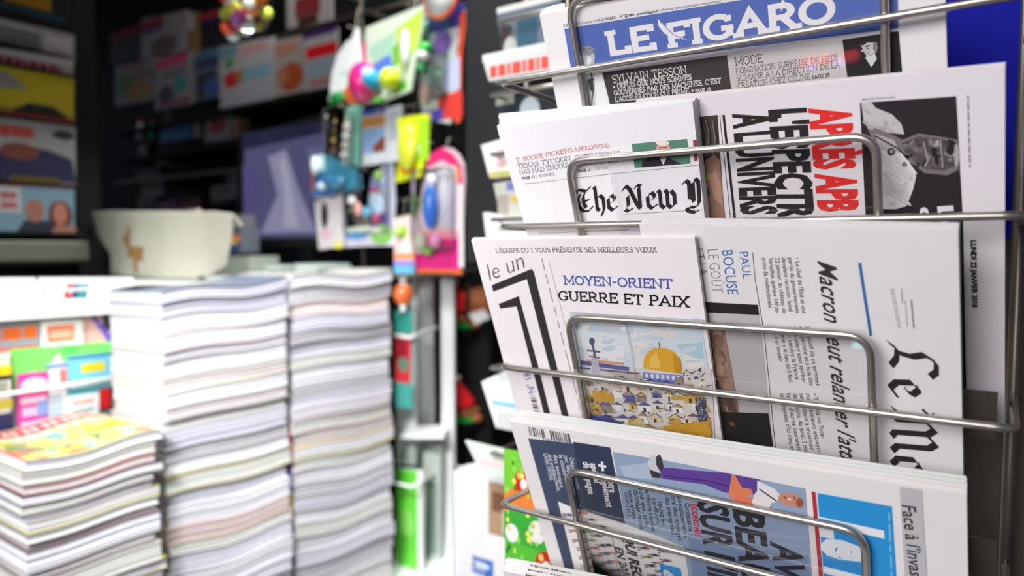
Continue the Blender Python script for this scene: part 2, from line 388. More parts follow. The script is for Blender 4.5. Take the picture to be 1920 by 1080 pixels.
# ------------------------------------------------------------ the setting
def slabwall(name, A, B, z0, z1, t, m):
    A = Vec((A[0], A[1], z0)); B = Vec((B[0], B[1], z0)); d = (B - A); n = Vec((-d.y, d.x, 0)).normalized()
    bm = bmesh.new(); box(bm, A, d, n * t, Z * (z1 - z0)); return struct(name, bm, m)
bm = bmesh.new(); box(bm, Vec((-4, -2.5, -.05)), Vec((7.5, 0, 0)), Vec((0, 9, 0)), Vec((0, 0, .05))); struct('floor', bm, 'floor')
bm = bmesh.new(); box(bm, Vec((-4, -2.5, 2.75)), Vec((7.5, 0, 0)), Vec((0, 9, 0)), Vec((0, 0, .05))); struct('ceiling', bm, 'ceil')
BACK = Vec((-1.205, 2.9, 0))                 # a point of the kiosk's back wall, seen at x = 420
area('shelf_fill_light', (-.75, 2.2, 2.7), (-1.15, 2.95, 1.4), .6, .2, 4, (1, .95, .9), 110)  # unseen light added to lift the dim back shelves
q = BACK + W * .32
slabwall('wall_back', q - U * 2.2, q + U * 2.3, 0, 2.75, .05, 'black')
LEFT = at(70, 465, 1.95); LEFT.z = 0         # a point on the kiosk's left wall
slabwall('wall_left', LEFT - U * .16 - W * .75, LEFT - U * .16 + W * .10, 0, 2.75, -.05, 'black')
q = C2_ = Vec((-.66, 1.3, 0)) - U * .30
slabwall('light_baffle_low', q - W * .7, q + W * .12, 1.775, 2.75, .02, 'black'); slabwall('light_baffle_high', q + W * .121, q + W * .8, 1.93, 2.75, .02, 'black')  # unseen baffles added to keep the awning light off the interior
Ctop = 1.2 - 55 / F * 1.45
bm = bmesh.new()                             # outer wall of the next kiosk, right behind the newspaper rack
q = P0 + U * .385 + W * .2
box(bm, Vec((q.x, q.y, 0)), U * .5, W * .4, Z * 2.6); struct('wall_right', bm, 'brown')
bm = bmesh.new()                             # grey shutter post between the toys and the rack
q = at(873, 465, 1.62); box(bm, Vec((q.x, q.y, 1.165)), U * .14, W * .05, Z * 1.5, bev=.004); struct('trim_1', bm, 'grey')
bm = bmesh.new()
q = at(848, 465, 2.75); box(bm, Vec((q.x, q.y, 0)), U * .6, W * .05, Z * 2.7); struct('wall_inner', bm, 'black')
bm = bmesh.new()                             # black post between the left wall and the back shelves
q = LEFT + W * .105 - U * .1; box(bm, q, U * .1, W * .07, Z * 2.7, bev=.004); struct('trim_2', bm, 'black')

# ------------------------------------------------------------ the newspaper rack
RL, RR = -.0046, .4215
def pocket(i, d): return Vec((P0.x, P0.y, WIRE_Z[i])) - PN * d
def puv(i, d, x, y):
    O = pocket(i, d); r = ray(x, y); t = PN.dot(O - CAM) / PN.dot(r); k = CAM + r * t - O; return Vec((k.dot(U), k.dot(PV)))
rack = thing('newspaper_rack', 'steel wire newspaper rack in the foreground holding the French dailies', 'newspaper rack', (P0.x + .25, P0.y - .02, 0))
BD = .135                                    # depth of the baskets
for i in range(5):
    O = Vec((P0.x, P0.y, WIRE_Z[i])); a, b = O + U * RL, O + U * RR
    k = .012
    path = [a + W * BD, a + W * k, a + W * k * .35 + U * k * .08, a + W * k * .08 + U * k * .35, a + U * k, b - U * k, b + W * k * .08 - U * k * .35, b + W * k * .35 - U * k * .08, b + W * k, b + W * BD]
    bm = inkbm(); tube(bm, path, 0.0031, 12); link('rail', bm, 'steel', rack, True)
    O = pocket(i, .0053); L, R_, T, B = .083, .3355, -.06, .12
    pts = [O + U * p[0] + PV * p[1] for p in rounded([(L, T), (R_, T), (R_, B), (L, B)], .018)]
    bm = inkbm(); tube(bm, pts, 0.0031, 12, True); lp = link('holding_loop', bm, 'steel', rack, True)
    O = pocket(i, .0092)
    for (l, r_, t, b_) in ((.123, .333, -.0575, .11),) if i in (1,) else ((.088, .332, -.063 if i == 2 else -.0565, .11),):
        bm = inkbm(); box(bm, O + U * l + PV * t, U * (r_ - l), PV * (b_ - t), PN * .0009); link('clear_panel', bm, 'clear', rack)
    O = pocket(i, .041)                      # back plate and floor of the pocket
    if i in (2, 3):
        t = puv(i, .041, 1871, (0, 0, 737, 1017, 1300)[i]); bm = inkbm(); box(bm, O + U * .07 + PV * t.y, U * (t.x - .07), PV * .04, -PN * .0015); link('back_plate', bm, 'dullsteel', rack)
    for t in (.05, .2, .35):
        bm = inkbm(); p = pocket(i, .0053) + U * t; q = p + PV * .205
        tube(bm, [p + PV * .12, q, q - PN * .038, p + PV * .05 - PN * .040, p + PV * .05 - PN * .06], .002, 8)
        link('cradle_wire', bm, 'steel', rack, True)
def sign_lamp(i, x, y, col, w):
    O = pocket(i, .0083); d = ray(x, y).normalized(); p = CAM + d * (PN.dot(O - CAM) / PN.dot(d)); q = p + (d - PN * 2 * d.dot(PN)) * 1.5
    L = bpy.data.lights.new('sign_lamp', 'POINT'); L.energy = w; L.color = col; L.shadow_soft_size = .014
    o = bpy.data.objects.new('sign_lamp', L); COL.objects.link(o); o.location = q
for x, y in ((1507, 118), (1522, 114), (1538, 112), (1552, 110), (1581, 108), (1600, 104)): sign_lamp(0, x, y, (1, .05, .08), .1)
for x, y in ((1521, 129), (1573, 118)): sign_lamp(0, x, y, (.35, .35, 1), .12)
sign_lamp(2, 1609, 648, (.4, .9, 1), .16)

bm = inkbm()
for u in (RL, RR):
    q = Vec((P0.x, P0.y, .02)) + U * u + W * BD; tube(bm, [q, q + Z * 1.9], .006, 12)
link('upright', bm, 'dullsteel', rack, True)
bm = inkbm(); q = Vec((P0.x, P0.y, 0)) + U * RL + W * (BD - .05); box(bm, q, U * (RR - RL), W * .1, Z * .03, bev=.004); link('base', bm, 'dullsteel', rack)

# ------------------------------------------------------------ newspapers in the rack
PAPER = (232, 228, 229)
def newspaper(label, i, d, corners, v1, thick, sheets, draw, group=None, col=PAPER, fan=.0012, fanr=.8, wamp=.0009, cat='newspaper'):
    """corners: top left and top right as photo points on the page's own plane; the page runs down to v1"""
    O = pocket(i, d); tl, tr = (puv(i, d, *p) for p in corners[:2])
    if len(corners) > 2: bl, br = (puv(i, d, *p) for p in corners[2:])
    else: bl, br = Vec((tl.x, 0)), Vec((tr.x, 0))
    def down(a, b): k = (v1 - a.y) / (b.y - a.y); return a + (b - a) * k
    out = [tl, tr, down(tr, br), down(tl, bl)]
    root = thing('newspaper', label, cat, O + U * (tl.x + tr.x) / 2 + PV * v1, group)
    uw = tr.x - tl.x
    warp = lambda u, v: wamp * math.sin((u - tl.x) / uw * math.pi * 2 + i) + .0004 * math.sin(v * 19 + i * 2)
    s = Sheet(O, U, PV, PN, (tl.x, tl.y, tr.x, v1), .0007, col, outline=out, warp=warp, maxlen=.013)
    s.out = out; draw(s); s.build('front_page', 'news', root)
    bm = inkbm(); rr = random.Random(i * 7 + int(d * 1e4))
    if sheets:
        st = (thick - .001) / sheets
        for k in range(sheets):
            dv = -fan * (k + 1) * rr.uniform(.7, 1.2); du = rr.uniform(-.0012, .0016)
            s2 = Sheet(O - PN * (.0011 + st * k), U, PV, PN, (0, 0, 1, 1), st * .7, tuple(c - rr.randint(0, 7) for c in col), outline=[out[0] + Vec((du, dv)), out[1] + Vec((du * .3, dv * fanr)), out[2], out[3]], warp=warp, maxlen=.05)
            me = bpy.data.meshes.new('tmp'); s2.bm.normal_update()
            bmesh.ops.triangulate(s2.bm, faces=[f for f in s2.bm.faces if len(f.verts) > 4])
            for _ in range(4):
                es = [e for e in s2.bm.edges if e.calc_length() > .05]
                if not es: break
                bmesh.ops.subdivide_edges(s2.bm, edges=es, cuts=1, use_grid_fill=True)
                bmesh.ops.triangulate(s2.bm, faces=[f for f in s2.bm.faces if len(f.verts) > 4])
            for v in s2.bm.verts:
                u, w, h = v.co; v.co = s2.O + U * u + PV * w + PN * (h + warp(u, w))
            s2.bm.to_mesh(me); s2.bm.free(); bm.from_mesh(me); bpy.data.meshes.remove(me)
        link('inner_pages', bm, 'news', root)
    return root
INK = (38, 35, 38); GR = (120, 116, 118)

def draw_figaro(s):
    G = (224, 222, 223)
    s.pp([(1058, 54), (1683, -48), (1684, 53), (1400, 88), (1072, 133)], (86, 108, 180))
    s.text('2.6€', (1056, 51), (1070, 49), (1056, 45), INK, .01)
    s.text('lundi 22 janvier 2018', (1078, 47), (1126, 40), (1077, 42), GR)
    s.text('LE FIGARO - N° 22 844 - www.lefigaro.fr -', (1128, 39), (1240, 22), (1127, 34), INK, .012)
    s.text('France métropolitaine uniquement', (1243, 21), (1352, 4), (1242, 16), GR)
    s.slab('LE', (1142, 106), (1232, 93), (1134, 59), (236, 233, 232), .2, .17)
    s.slab('FIGARO', (1252, 91), (1566, 42), (1246, 44), (236, 233, 232), .2, .16)
    s.pp([(1233, 35), (1247, 47), (1262, 60), (1276, 68), (1290, 76), (1274, 72), (1262, 72), (1246, 62), (1236, 50)], (236, 234, 236))
    s.pline([(1238, 40), (1262, 64), (1288, 76)], 1.2, (74, 104, 186))
    # the marble bust and white jacket at the left of the box
    s.pp([(1090, 134), (1131, 128), (1158, 210), (1098, 215)], (205, 206, 206))
    s.pp([(1116, 136), (1130, 134), (1152, 200), (1150, 210), (1118, 212)], (240, 240, 240))
    s.pell(1103, 108, 13, 21, (196, 198, 203)); s.pell(1102, 95, 14, 9, (150, 150, 156))
    for k in range(9): s.pline([(1092 + 3 * k, 97 - (k % 3) * 4), (1096 + 2.6 * k, 90 + (k % 4) * 3)], 1.6, (95, 95, 105))
    s.pp([(1104, 104), (1112, 112), (1108, 116), (1112, 124), (1104, 130), (1098, 118)], (232, 233, 235))
    s.pline([(1109, 136), (1114, 165), (1108, 205)], 2.5, (70, 70, 74)); s.pline([(1101, 150), (1106, 185), (1103, 210)], 1.5, (120, 120, 124)); s.pp([(1103, 148), (1114, 146), (1112, 172), (1107, 168)], (70, 68, 72))
    s.pp([(1130, 136), (1363, 103), (1376, 200), (1154, 232)], (64, 58, 58))
    WH = (232, 228, 226)
    s.slab('SYLVAIN TESSON', (1150, 156), (1290, 138), (1147, 141), WH, .11)
    for t, a, b, h in (('« DEPUIS QUE NOUS SOMMES', (1151, 167), (1298, 149), 10), ("GOUVERNÉS PAR DES MACHINES, C'EST", (1153, 179), (1353, 156), 10), ("L'ACCÉLÉRATION QUI PRIME »", (1155, 191), (1302, 174), 10)):
        s.slab(t, a, b, (a[0] - 1.5, a[1] - h), WH, .15)
    s.text('PAGE 18', (1305, 174), (1333, 170), (1304, 167), WH, .03)
    s.pp([(1363, 103), (1579, 75), (1592, 172), (1376, 200)], (205, 199, 197))
    D = (80, 66, 66)
    s.slab('MODE', (1379, 124), (1432, 117), (1376, 108), D, .1)
    for t, a, b in (('NOMINATION SURPRISE DE HEDI', (1380, 139), (1571, 114)), ('SLIMANE À LA DIRECTION DE LA', (1382, 153), (1575, 127)), ('CRÉATION CHEZ CÉLINE', (1384, 166), (1520, 149))):
        s.slab(t, a, b, (a[0] - 1.5, a[1] - 11), D, .11)
    s.text('PAGE 35', (1523, 149), (1556, 144), (1522, 142), INK, .03)
    s.pp([(1579, 75), (1685, 58), (1693, 150), (1592, 166)], (34, 29, 30))
    s.pp([(1613, 84), (1622, 76), (1640, 74), (1645, 88), (1643, 98), (1636, 104), (1630, 106), (1622, 102), (1618, 92)], (206, 200, 198))
    s.pp([(1612, 84), (1616, 72), (1632, 69), (1644, 74), (1646, 86), (1640, 80), (1626, 80), (1618, 86)], (40, 34, 34))
    s.pp([(1624, 104), (1640, 98), (1646, 108), (1636, 124), (1624, 112)], (225, 222, 220))
    s.pp([(1618, 92), (1614, 96), (1619, 98)], (206, 200, 198)); s.pp([(1628, 104), (1643, 98), (1650, 112), (1655, 124), (1648, 148), (1618, 150), (1616, 118)], (28, 24, 25)); s.pp([(1622, 108), (1640, 100), (1644, 110), (1634, 126)], (222, 219, 217)); s.pp([(1622, 86), (1631, 84), (1631, 87), (1623, 89)], (60, 52, 52))
    s.pp([(1624, 91), (1630, 89), (1630, 91), (1625, 93)], (70, 60, 60)); s.pline([(1624, 99), (1630, 98)], 1.2, (110, 90, 88)); s.pp([(1637, 78), (1645, 80), (1642, 98), (1637, 92)], (130, 122, 120))
newspaper('blue masthead newspaper in the top pocket of the rack', 0, .0124, [(1011, 27), (1770, -82), (1045, 200), (1776, 130)], .17, .006, 4, draw_figaro, fan=.0008)

def draw_times(s):
    RED = (196, 72, 66); D = (70, 70, 74)
    s.slab('T. BOONE PICKENS', (970, 304), (1075, 285), (968, 296), RED, .1)
    s.slab('TEXAS TYCOON', (973, 316), (1071, 301), (971, 307), D, .1)
    s.slab('HAS HAD ENOUGH', (976, 327), (1073, 313), (974, 318), D, .1)
    s.text('PAGE 12', (980, 336), (1004, 333), (980, 331), INK, .03); s.text('|  BUSINESS', (1007, 332), (1041, 328), (1006, 327), GR)
    s.slab('A HOLLYWOOD', (1077, 284), (1143, 277), (1076, 276), RED, .1)
    s.slab('CRITIC RECALLS', (1078, 299), (1163, 291), (1077, 291), D, .1)
    s.slab('A BYGONE ERA', (1081, 312), (1158, 304), (1080, 303), D, .1)
    s.text('PAGE 16', (1084, 323), (1107, 321), (1084, 318), INK, .03); s.text('|  CULTURE', (1109, 320.5), (1140, 317), (1109, 315), GR)
    s.pline([(984, 344), (1316, 308)], .8, GR)
    s.pp([(1184, 270), (1289, 260), (1296, 306), (1190, 315)], (86, 132, 112))
    s.pp([(1203, 314), (1204, 303), (1214, 297), (1232, 294), (1252, 293), (1264, 300), (1280, 307)], (44, 40, 54))
    s.pell(1244, 281, 14, 15, (206, 158, 142)); s.pell(1243, 268, 13, 5, (228, 222, 214)); s.pline([(1236, 277), (1252, 276)], 2, (120, 70, 64)); s.pline([(1239, 289), (1250, 288)], 1.5, (170, 105, 96))
    s.pp([(1238, 297), (1244, 309), (1250, 296)], (236, 228, 224))
    s.nib('The New Y', (1084, 399), (1320, 387), (1078, 353), (30, 28, 32), .16)
    s.pline([(1012, 437), (1180, 431)], .8, GR); s.pline([(1172, 402), (1320, 392)], .8, GR)
    s.pp([(1300, 262), (1308, 261), (1309, 300), (1303, 302)], (150, 60, 72))
newspaper('folded English-language newspaper with a blackletter masthead in the second pocket', 1, .0118, [(933, 240), (1299, 191), (990, 440), (1322, 405)], .15, .012, 7, draw_times, fan=.0018, fanr=.12, col=(236, 233, 236))

def draw_libe(s):
    B = (36, 32, 34)
    s.pp([(1308, 219), (1346, 215), (1360, 420), (1318, 425)], (62, 54, 48))
    s.pp([(1322, 300), (1340, 290), (1350, 300), (1362, 420), (1326, 424), (1318, 350)], (150, 112, 96)); s.pp([(1330, 330), (1343, 318), (1352, 345), (1356, 385), (1340, 372)], (176, 138, 120))
    for k in range(8): s.pline([(1312 + k * 4, 224 + k % 3 * 5), (1318 + k * 4, 262 - k % 2 * 9), (1314 + k * 4, 290)], 2.4, ((110, 104, 100), (34, 30, 30), (80, 74, 66))[k % 3])
    s.pp([(1319, 322), (1334, 326), (1332, 338), (1322, 336)], (150, 160, 70)); s.pp([(1320, 352), (1330, 350), (1334, 366), (1324, 362)], (70, 84, 50))
    s.pp([(1303, 257), (1309, 255), (1313, 303), (1306, 305)], (120, 40, 52))
    s.pline([(1357, 215), (1380, 425)], 4.5, B); s.pline([(1350, 216), (1372, 425)], 1, B)
    s.text("À L'UNIVERS", (1377, 213), (1393, 402), (1441, 207), B, .045)
    s.text("L'ESPECTRE", (1444, 206), (1464, 428), (1508, 202), B, .045)
    s.text('APRÈS APB', (1520, 203), (1538, 397), (1591, 198), (224, 44, 40), .05)
    s.pp([(1612, 193), (1793, 180), (1806, 420), (1812, 742), (1640, 742)], (38, 33, 36))
    s.pp([(1615, 193), (1632, 190), (1643, 203), (1672, 214), (1690, 232), (1696, 252), (1660, 248), (1620, 232)], (198, 193, 194))
    s.pp([(1634, 275), (1690, 285), (1718, 330), (1712, 355), (1700, 386), (1680, 392), (1648, 392), (1640, 340)], (214, 209, 212))
    s.pp([(1622, 232), (1668, 250), (1692, 262), (1722, 250), (1760, 255), (1796, 262), (1797, 318), (1776, 328), (1734, 324), (1706, 304), (1690, 284), (1640, 270)], (120, 112, 112))
    s.pp([(1690, 268), (1720, 256), (1752, 258), (1790, 268), (1792, 310), (1768, 320), (1735, 316), (1712, 300)], (84, 76, 76))
    r = random.Random(9)
    for k in range(70):                       # grain of the press photograph: lights and darks of the face
        t = r.random(); x = 1698 + 94 * t; y = 287 + r.uniform(-26, 26) * (1 - .4 * abs(t - .5)); v = int(96 + 60 * math.sin(x * .11) * math.cos(y * .13) + r.uniform(-26, 30) - (16 if y > 296 else 0))
        s.pell(x, y, r.uniform(3, 9), r.uniform(2, 5), (v, v - 5, v - 5), 9, r.uniform(0, 180))
    for k in range(26):
        x, y = r.uniform(1650, 1704), r.uniform(296, 384); v = r.randint(188, 226); s.pell(x, y, r.uniform(6, 14), r.uniform(2, 6), (v, v - 4, v - 2), 9, r.uniform(20, 60))
    for k in range(9): s.pline([(1644 + k, 322 + k * 4), (1668 + k * 2, 326 + k * 6), (1700 + k, 338 + k * 6)], 1.1, (160, 154, 156))
    for k in range(22):
        x, y = r.uniform(1624, 1690), r.uniform(200, 246); 
        if y < 196 + (x - 1616) * .62 + 40 and y > 196 + (x - 1616) * .45: v = r.randint(168, 206); s.pell(x, y, r.uniform(5, 12), r.uniform(2, 5), (v, v - 4, v - 3), 9, r.uniform(20, 50))
    s.pp([(1640, 250), (1676, 262), (1690, 286), (1648, 278)], (176, 170, 170)); s.pell(1671, 284, 8, 7, (52, 46, 48)); s.pell(1672, 284, 4, 4, (150, 146, 146))
    s.pline([(1690, 288), (1718, 326)], 5, (226, 222, 222)); s.pline([(1640, 254), (1684, 278), (1704, 300)], 3, (46, 40, 42))
    s.pell(1752, 284, 5, 9, (30, 26, 28)); s.pell(1782, 280, 8, 10, (34, 30, 32)); s.pell(1756, 300, 4, 8, (34, 30, 32)); s.pline([(1732, 266), (1740, 300), (1734, 312)], 3, (160, 150, 148)); s.pline([(1764, 262), (1768, 314)], 3, (150, 142, 140)); s.pell(1794, 290, 5, 22, (170, 164, 162))
    s.text('Le', (1759, 386), (1765, 440), (1786, 384), (226, 222, 224), .04); s.text('dé', (1724, 388), (1730, 440), (1748, 386), (226, 222, 224), .04)
    s.text('LUNDI 22 JANVIER 2018', (1820, 449), (1823, 575), (1830, 449), INK, .045)
    s.greek((1812, 178), (1816, 312), (1817, 178), 1, (150, 146, 148), .6)
    s.text('BERNARD BISSON. JDD', (1616, 188), (1678, 183), (1616, 184.5), (150, 146, 148))
newspaper('newspaper turned sideways with red and black headline, behind the folded English-language one', 1, .0262, [(1190, 193), (1884, 125), (1190, 430), (1884, 850)], .187, .009, 4, draw_libe, fan=.0006, col=(228, 222, 226))

def draw_leun(s):
    B = (48, 44, 48); BL = (78, 88, 164)
    s.slab('L\'ÉQUIPE DU 1 VOUS PRÉSENTE SES MEILLEURS VŒUX', (931, 474), (1233, 472.5), (929, 465), (110, 106, 110), .13)
    s.text('le un', (920, 526), (984, 502), (914, 495), (84, 80, 84), -.012)
    s.pp([(923, 534), (997, 504), (1001, 510), (1070, 800), (1058, 800), (988, 523), (926, 546)], B)
    s.pp([(936, 569), (973, 555), (1009, 687), (1037, 800), (1026, 800), (997, 687), (969, 574), (939, 578)], B)
    s.greek((1014, 485), (1094, 800), (1017, 484), 1, (150, 146, 150), .5, seed=4); s.pline([(1029, 490), (1107, 800)], .8, (176, 172, 176))
    s.text('N° 18', (1003, 735), (993, 697), (992, 738), BL, 0)
    for k in range(10): s.pp([(994 + (741 + 4 * k - 741) * .26, 741 + 4 * k), (1004 + (4 * k) * .26, 742.5 + 4 * k), (1004 + 4 * k * .26, 742.5 + 4 * k + 1 + k % 3), (994 + 4 * k * .26, 742 + 4 * k + k % 3)], (60, 56, 60))
    s.slab('MOYEN-ORIENT', (1057, 534), (1263, 541), (1055, 516.5), BL, .13)
    s.slab('GUERRE ET PAIX', (1047, 564), (1294, 575.5), (1045, 545), (30, 28, 30), .14)
    # watercolour: sky, minaret, golden dome, crowded roofs
    s.pp([(1066, 585), (1315, 598), (1330, 700), (1085, 690)], (212, 221, 228))
    for pts, c in (([(1066, 585), (1180, 592), (1190, 625), (1076, 620)], (196, 206, 218)), ([(1076, 616), (1180, 632), (1186, 660), (1085, 660)], (224, 229, 234)), ([(1110, 596), (1160, 603), (1158, 610), (1115, 606)], (226, 214, 206)), ([(1200, 600), (1312, 602), (1318, 640), (1215, 630)], (206, 218, 226)), ([(1268, 645), (1318, 640), (1320, 672), (1290, 668)], (176, 208, 218)), ([(1185, 640), (1215, 650), (1205, 690), (1190, 690)], (226, 226, 222)), ([(1280, 660), (1320, 676), (1322, 690), (1284, 690)], (232, 226, 220)), ([(1100, 640), (1170, 650), (1172, 685), (1105, 680)], (236, 233, 238)), ([(1220, 612), (1270, 624), (1262, 634), (1226, 624)], (228, 216, 208))): s.pp(pts, c)
    for k in range(46):
        r0 = random.Random(k); x, y = r0.uniform(1080, 1318), r0.uniform(596, 680); x = min(max(x, 1074 + (y - 590) * .2), 1312 + (y - 600) * .1); c = ((206, 216, 226), (226, 230, 234), (228, 218, 210), (196, 212, 222), (232, 228, 226))[k % 5]; s.pell(x, y, r0.uniform(6, 16), r0.uniform(2, 6), c, 10, r0.uniform(-20, 15))
    s.pp([(1085, 688), (1335, 690), (1342, 840), (1113, 840)], (214, 208, 202))
    for k in range(9): s.pline([(1130 + k * 5, 694 + k * 2.4), (1190 + k * 6, 699 + k * 2)], .9, (150, 136, 120))
    s.pline([(1088, 680), (1180, 692)], 8, (92, 88, 150)); s.pline([(1100, 676), (1170, 682)], 4, (222, 150, 84)); s.pline([(1086, 690), (1200, 700)], 3, (70, 70, 130))
    s.pp([(1207, 690), (1208, 672), (1216, 658), (1230, 651), (1248, 651), (1264, 657), (1276, 670), (1281, 700)], (222, 170, 52)); s.pp([(1218, 688), (1220, 670), (1232, 658), (1240, 690)], (238, 194, 92)); s.pline([(1237, 640), (1238, 652)], 1.6, (120, 90, 50)); s.pp([(1262, 660), (1276, 672), (1281, 699), (1266, 697)], (200, 148, 38))
    s.pp([(1206, 697), (1282, 702), (1284, 716), (1206, 710)], (120, 130, 190))
    for k in range(7): s.pp([(1210 + k * 10, 699 + k * .7), (1216 + k * 10, 699.5 + k * .7), (1217 + k * 10, 708 + k * .7), (1211 + k * 10, 707.5 + k * .7)], (212, 214, 230))
    s.pp([(1206, 709), (1284, 716), (1304, 728), (1180, 716)], (106, 120, 178))
    s.pp([(1107, 690), (1124, 692), (1127, 704), (1108, 702)], (216, 214, 222)); s.pline([(1109, 640), (1114, 660), (1115, 690)], 4, (92, 92, 112)); s.pell(1109.5, 640, 5, 7, (86, 90, 112)); s.pline([(1100, 657), (1125, 660)], 3, (96, 94, 110)); s.pline([(1104, 668), (1125, 671)], 2.4, (110, 106, 120)); s.pp([(1108, 671), (1121, 672), (1124, 700), (1110, 700)], (188, 184, 196))
    r = random.Random(5)
    for k in range(16): x = 1285 + r.uniform(0, 34); y = 692 + r.uniform(0, 16); s.pline([(x, y), (x + r.uniform(-8, 8), y + r.uniform(-6, 6))], 1.8, (70, 62, 84))
    pal = ((196, 158, 78), (214, 196, 160), (150, 138, 132), (112, 110, 136), (226, 216, 200), (176, 150, 110), (86, 92, 150), (232, 228, 226), (206, 170, 84))
    for k in range(58):                       # houses, back row first
        row = k // 10; y = 716 + row * 21 + r.uniform(-5, 5); x = 1096 + row * 3.5 + (k % 10) * 23.5 + r.uniform(-7, 7); w = r.uniform(14, 27); h = r.uniform(9, 17)
        if x + w > 1326 + row * 2: w = 1326 + row * 2 - x
        if w < 5: continue
        s.pp([(x, y), (x + w, y + w * .06), (x + w + h * .25, y + h), (x + h * .25, y + h)], pal[r.randrange(9)])
        s.pp([(x - 1, y), (x + w * .5, y - h * .5), (x + w, y + w * .06)], pal[r.randrange(9)])
        if r.random() < .7: s.pp([(x + w * .4, y + h * .35), (x + w * .6, y + h * .37), (x + w * .63, y + h), (x + w * .43, y + h)], (70, 62, 66))
        if r.random() < .6: s.pline([(x, y), (x + w * .5, y - h * .5), (x + w, y + w * .06)], 1.3, (66, 60, 72))
    for k in range(120):
        x, y = r.uniform(1096, 1325), r.uniform(700, 832); x = min(x + (y - 700) * .2, 1330); a = r.uniform(-.6, .6) if k % 3 else 1.5
        s.pline([(x, y), (x + math.cos(a) * r.uniform(4, 14), y + math.sin(a) * r.uniform(3, 8))], r.uniform(.8, 2), ((66, 60, 74), (84, 80, 130), (236, 232, 230), (130, 96, 56))[k % 4])
    s.pp([(1108, 776), (1168, 790), (1162, 812), (1112, 806)], (70, 82, 150)); s.pp([(1110, 730), (1150, 738), (1150, 756), (1114, 750)], (200, 154, 60)); s.pp([(1168, 800), (1200, 780), (1216, 800), (1204, 824), (1172, 826)], (206, 190, 130))
    s.pp([(1246, 796), (1332, 786), (1338, 840), (1240, 840)], (200, 152, 50)); s.pp([(1262, 816), (1268, 815), (1270, 834), (1263, 834)], (84, 60, 40)); s.pp([(1305, 744), (1324, 744), (1328, 786), (1312, 788)], (74, 74, 92))
    for k in range(26): x = 1306 + r.uniform(0, 22); y = 746 + r.uniform(0, 40); s.pell(x, y, 1.6, 1.6, (160, 160, 176), 6)
    s.pline([(1171, 590), (1186, 660), (1194, 722)], .9, (166, 166, 174))
newspaper('white weekly with a large black numeral and a painted golden dome on its cover', 2, .0118, [(885, 450), (1303, 445), (970, 775), (1355, 830)], .165, .0035, 2, draw_leun, fan=.0012, col=(236, 230, 232))

def draw_lemonde(s):
    BL = (62, 112, 176); D = (50, 47, 50); T = (96, 92, 94)
    s.text('ET LA', (1303, 466), (1313, 516), (1318, 465), (110, 106, 108), -.012)
    s.text('LE GOÛT', (1326, 468), (1336, 549), (1346, 467), (130, 126, 128), -.012)
    s.text('BOCUSE', (1353, 470), (1364, 552), (1373, 469), BL, 0)
    s.text('PAUL', (1386, 473), (1393, 523), (1402, 472), BL, 0)
    s.pline([(1411, 474), (1415, 520), (1433, 631), (1455, 860)], 1.2, D)
    s.pp([(1318, 566), (1421, 572), (1423, 590), (1428, 630), (1449, 838), (1345, 838)], (186, 182, 182))
    s.pp([(1318, 566), (1421, 572), (1423, 591), (1320, 586)], (36, 32, 34))
    s.pp([(1322, 604), (1345, 606), (1358, 616), (1372, 690), (1386, 770), (1390, 840), (1346, 840), (1328, 680)], (152, 122, 108)); s.pp([(1328, 640), (1344, 650), (1356, 720), (1366, 800), (1350, 800), (1336, 720)], (108, 82, 72)); s.pp([(1326, 604), (1342, 606), (1352, 624), (1340, 640), (1328, 630)], (190, 180, 176)); r = random.Random(6)
    for k in range(60):
        t = r.random(); x = 1336 + 34 * t * (.5 + t) + r.uniform(0, 12); y = 612 + 215 * t; v = r.uniform(.75, 1.2); s.pell(x, y, r.uniform(4, 9), r.uniform(6, 16), (int(150 * v), int(118 * v), int(102 * v)), 9, r.uniform(-20, 20))
    s.pp([(1352, 736), (1372, 745), (1384, 775), (1366, 770)], (90, 62, 56))
    s.pp([(1352, 772), (1440, 776), (1449, 838), (1358, 838)], (32, 29, 31)); s.pp([(1366, 790), (1376, 792), (1378, 800), (1368, 798)], (120, 70, 58))
    cols = [(483, 587, ["• Le chef de l'Etat et une", 'partie du gouvernement', 'devaient recevoir, lundi', '22 janvier, au château de', 'Versailles, quelque 140 pa-', 'trons de multinationale'], 1494, 14, (1, 1, .97, 1, 1, .9)),
            (612, 723, ["L'objectif de ce sommet", 'exceptionnel et à huis clos', 'veut avant tout symbo-', 'que : vendre la France', 'comme « le lieu où il faut', 'être » et investir'], 1514, 20, (1, 1, .95, .9, .95, .6)),
            (738, 850, ['• Toyota ou Face-', 'ook, plusieurs entrepri-', 'ses prêtent à annoncer', 'des projets. Au total, 3 mil-', "liards d'euros devraient", "être investis d'ici cinq ans"], 1527, 22, (.75, 1, .95, 1, .95, 1))]
    for y0, y1, ls, x, dx, w in cols:
        for k, t in enumerate(ls):
            xx = x - 12.4 * k; s.text(t, (xx - 4, y0), (xx - 4 + dx * w[k], y0 + (y1 - y0) * w[k]), (xx + 4.5, y0 - .5), T, .0)
    s.text("Macron veut relancer l'attracti", (1533, 488), (1581, 905), (1568, 500), D, .008)
    s.pline([(1612, 491), (1621, 550), (1633, 628)], 5, (52, 104, 168))
    s.greek((1676, 538), (1690, 612), (1668, 538), 2, (186, 182, 184), .4, seed=3); s.greek((1692, 538), (1694, 566), (1688, 538), 1, (160, 156, 158), .5); s.greek((1711, 560), (1716, 614), (1706, 560), 1, (120, 116, 120), .5); s.greek((1699, 560), (1703, 610), (1694, 560), 1, (190, 186, 190), .4)
    s.nib('Le Mon', (1664, 640), (1674, 925), (1757, 640), (40, 36, 38), .16)
    s.pp([(1455, 855), (1640, 880), (1642, 885), (1456, 860)], D)
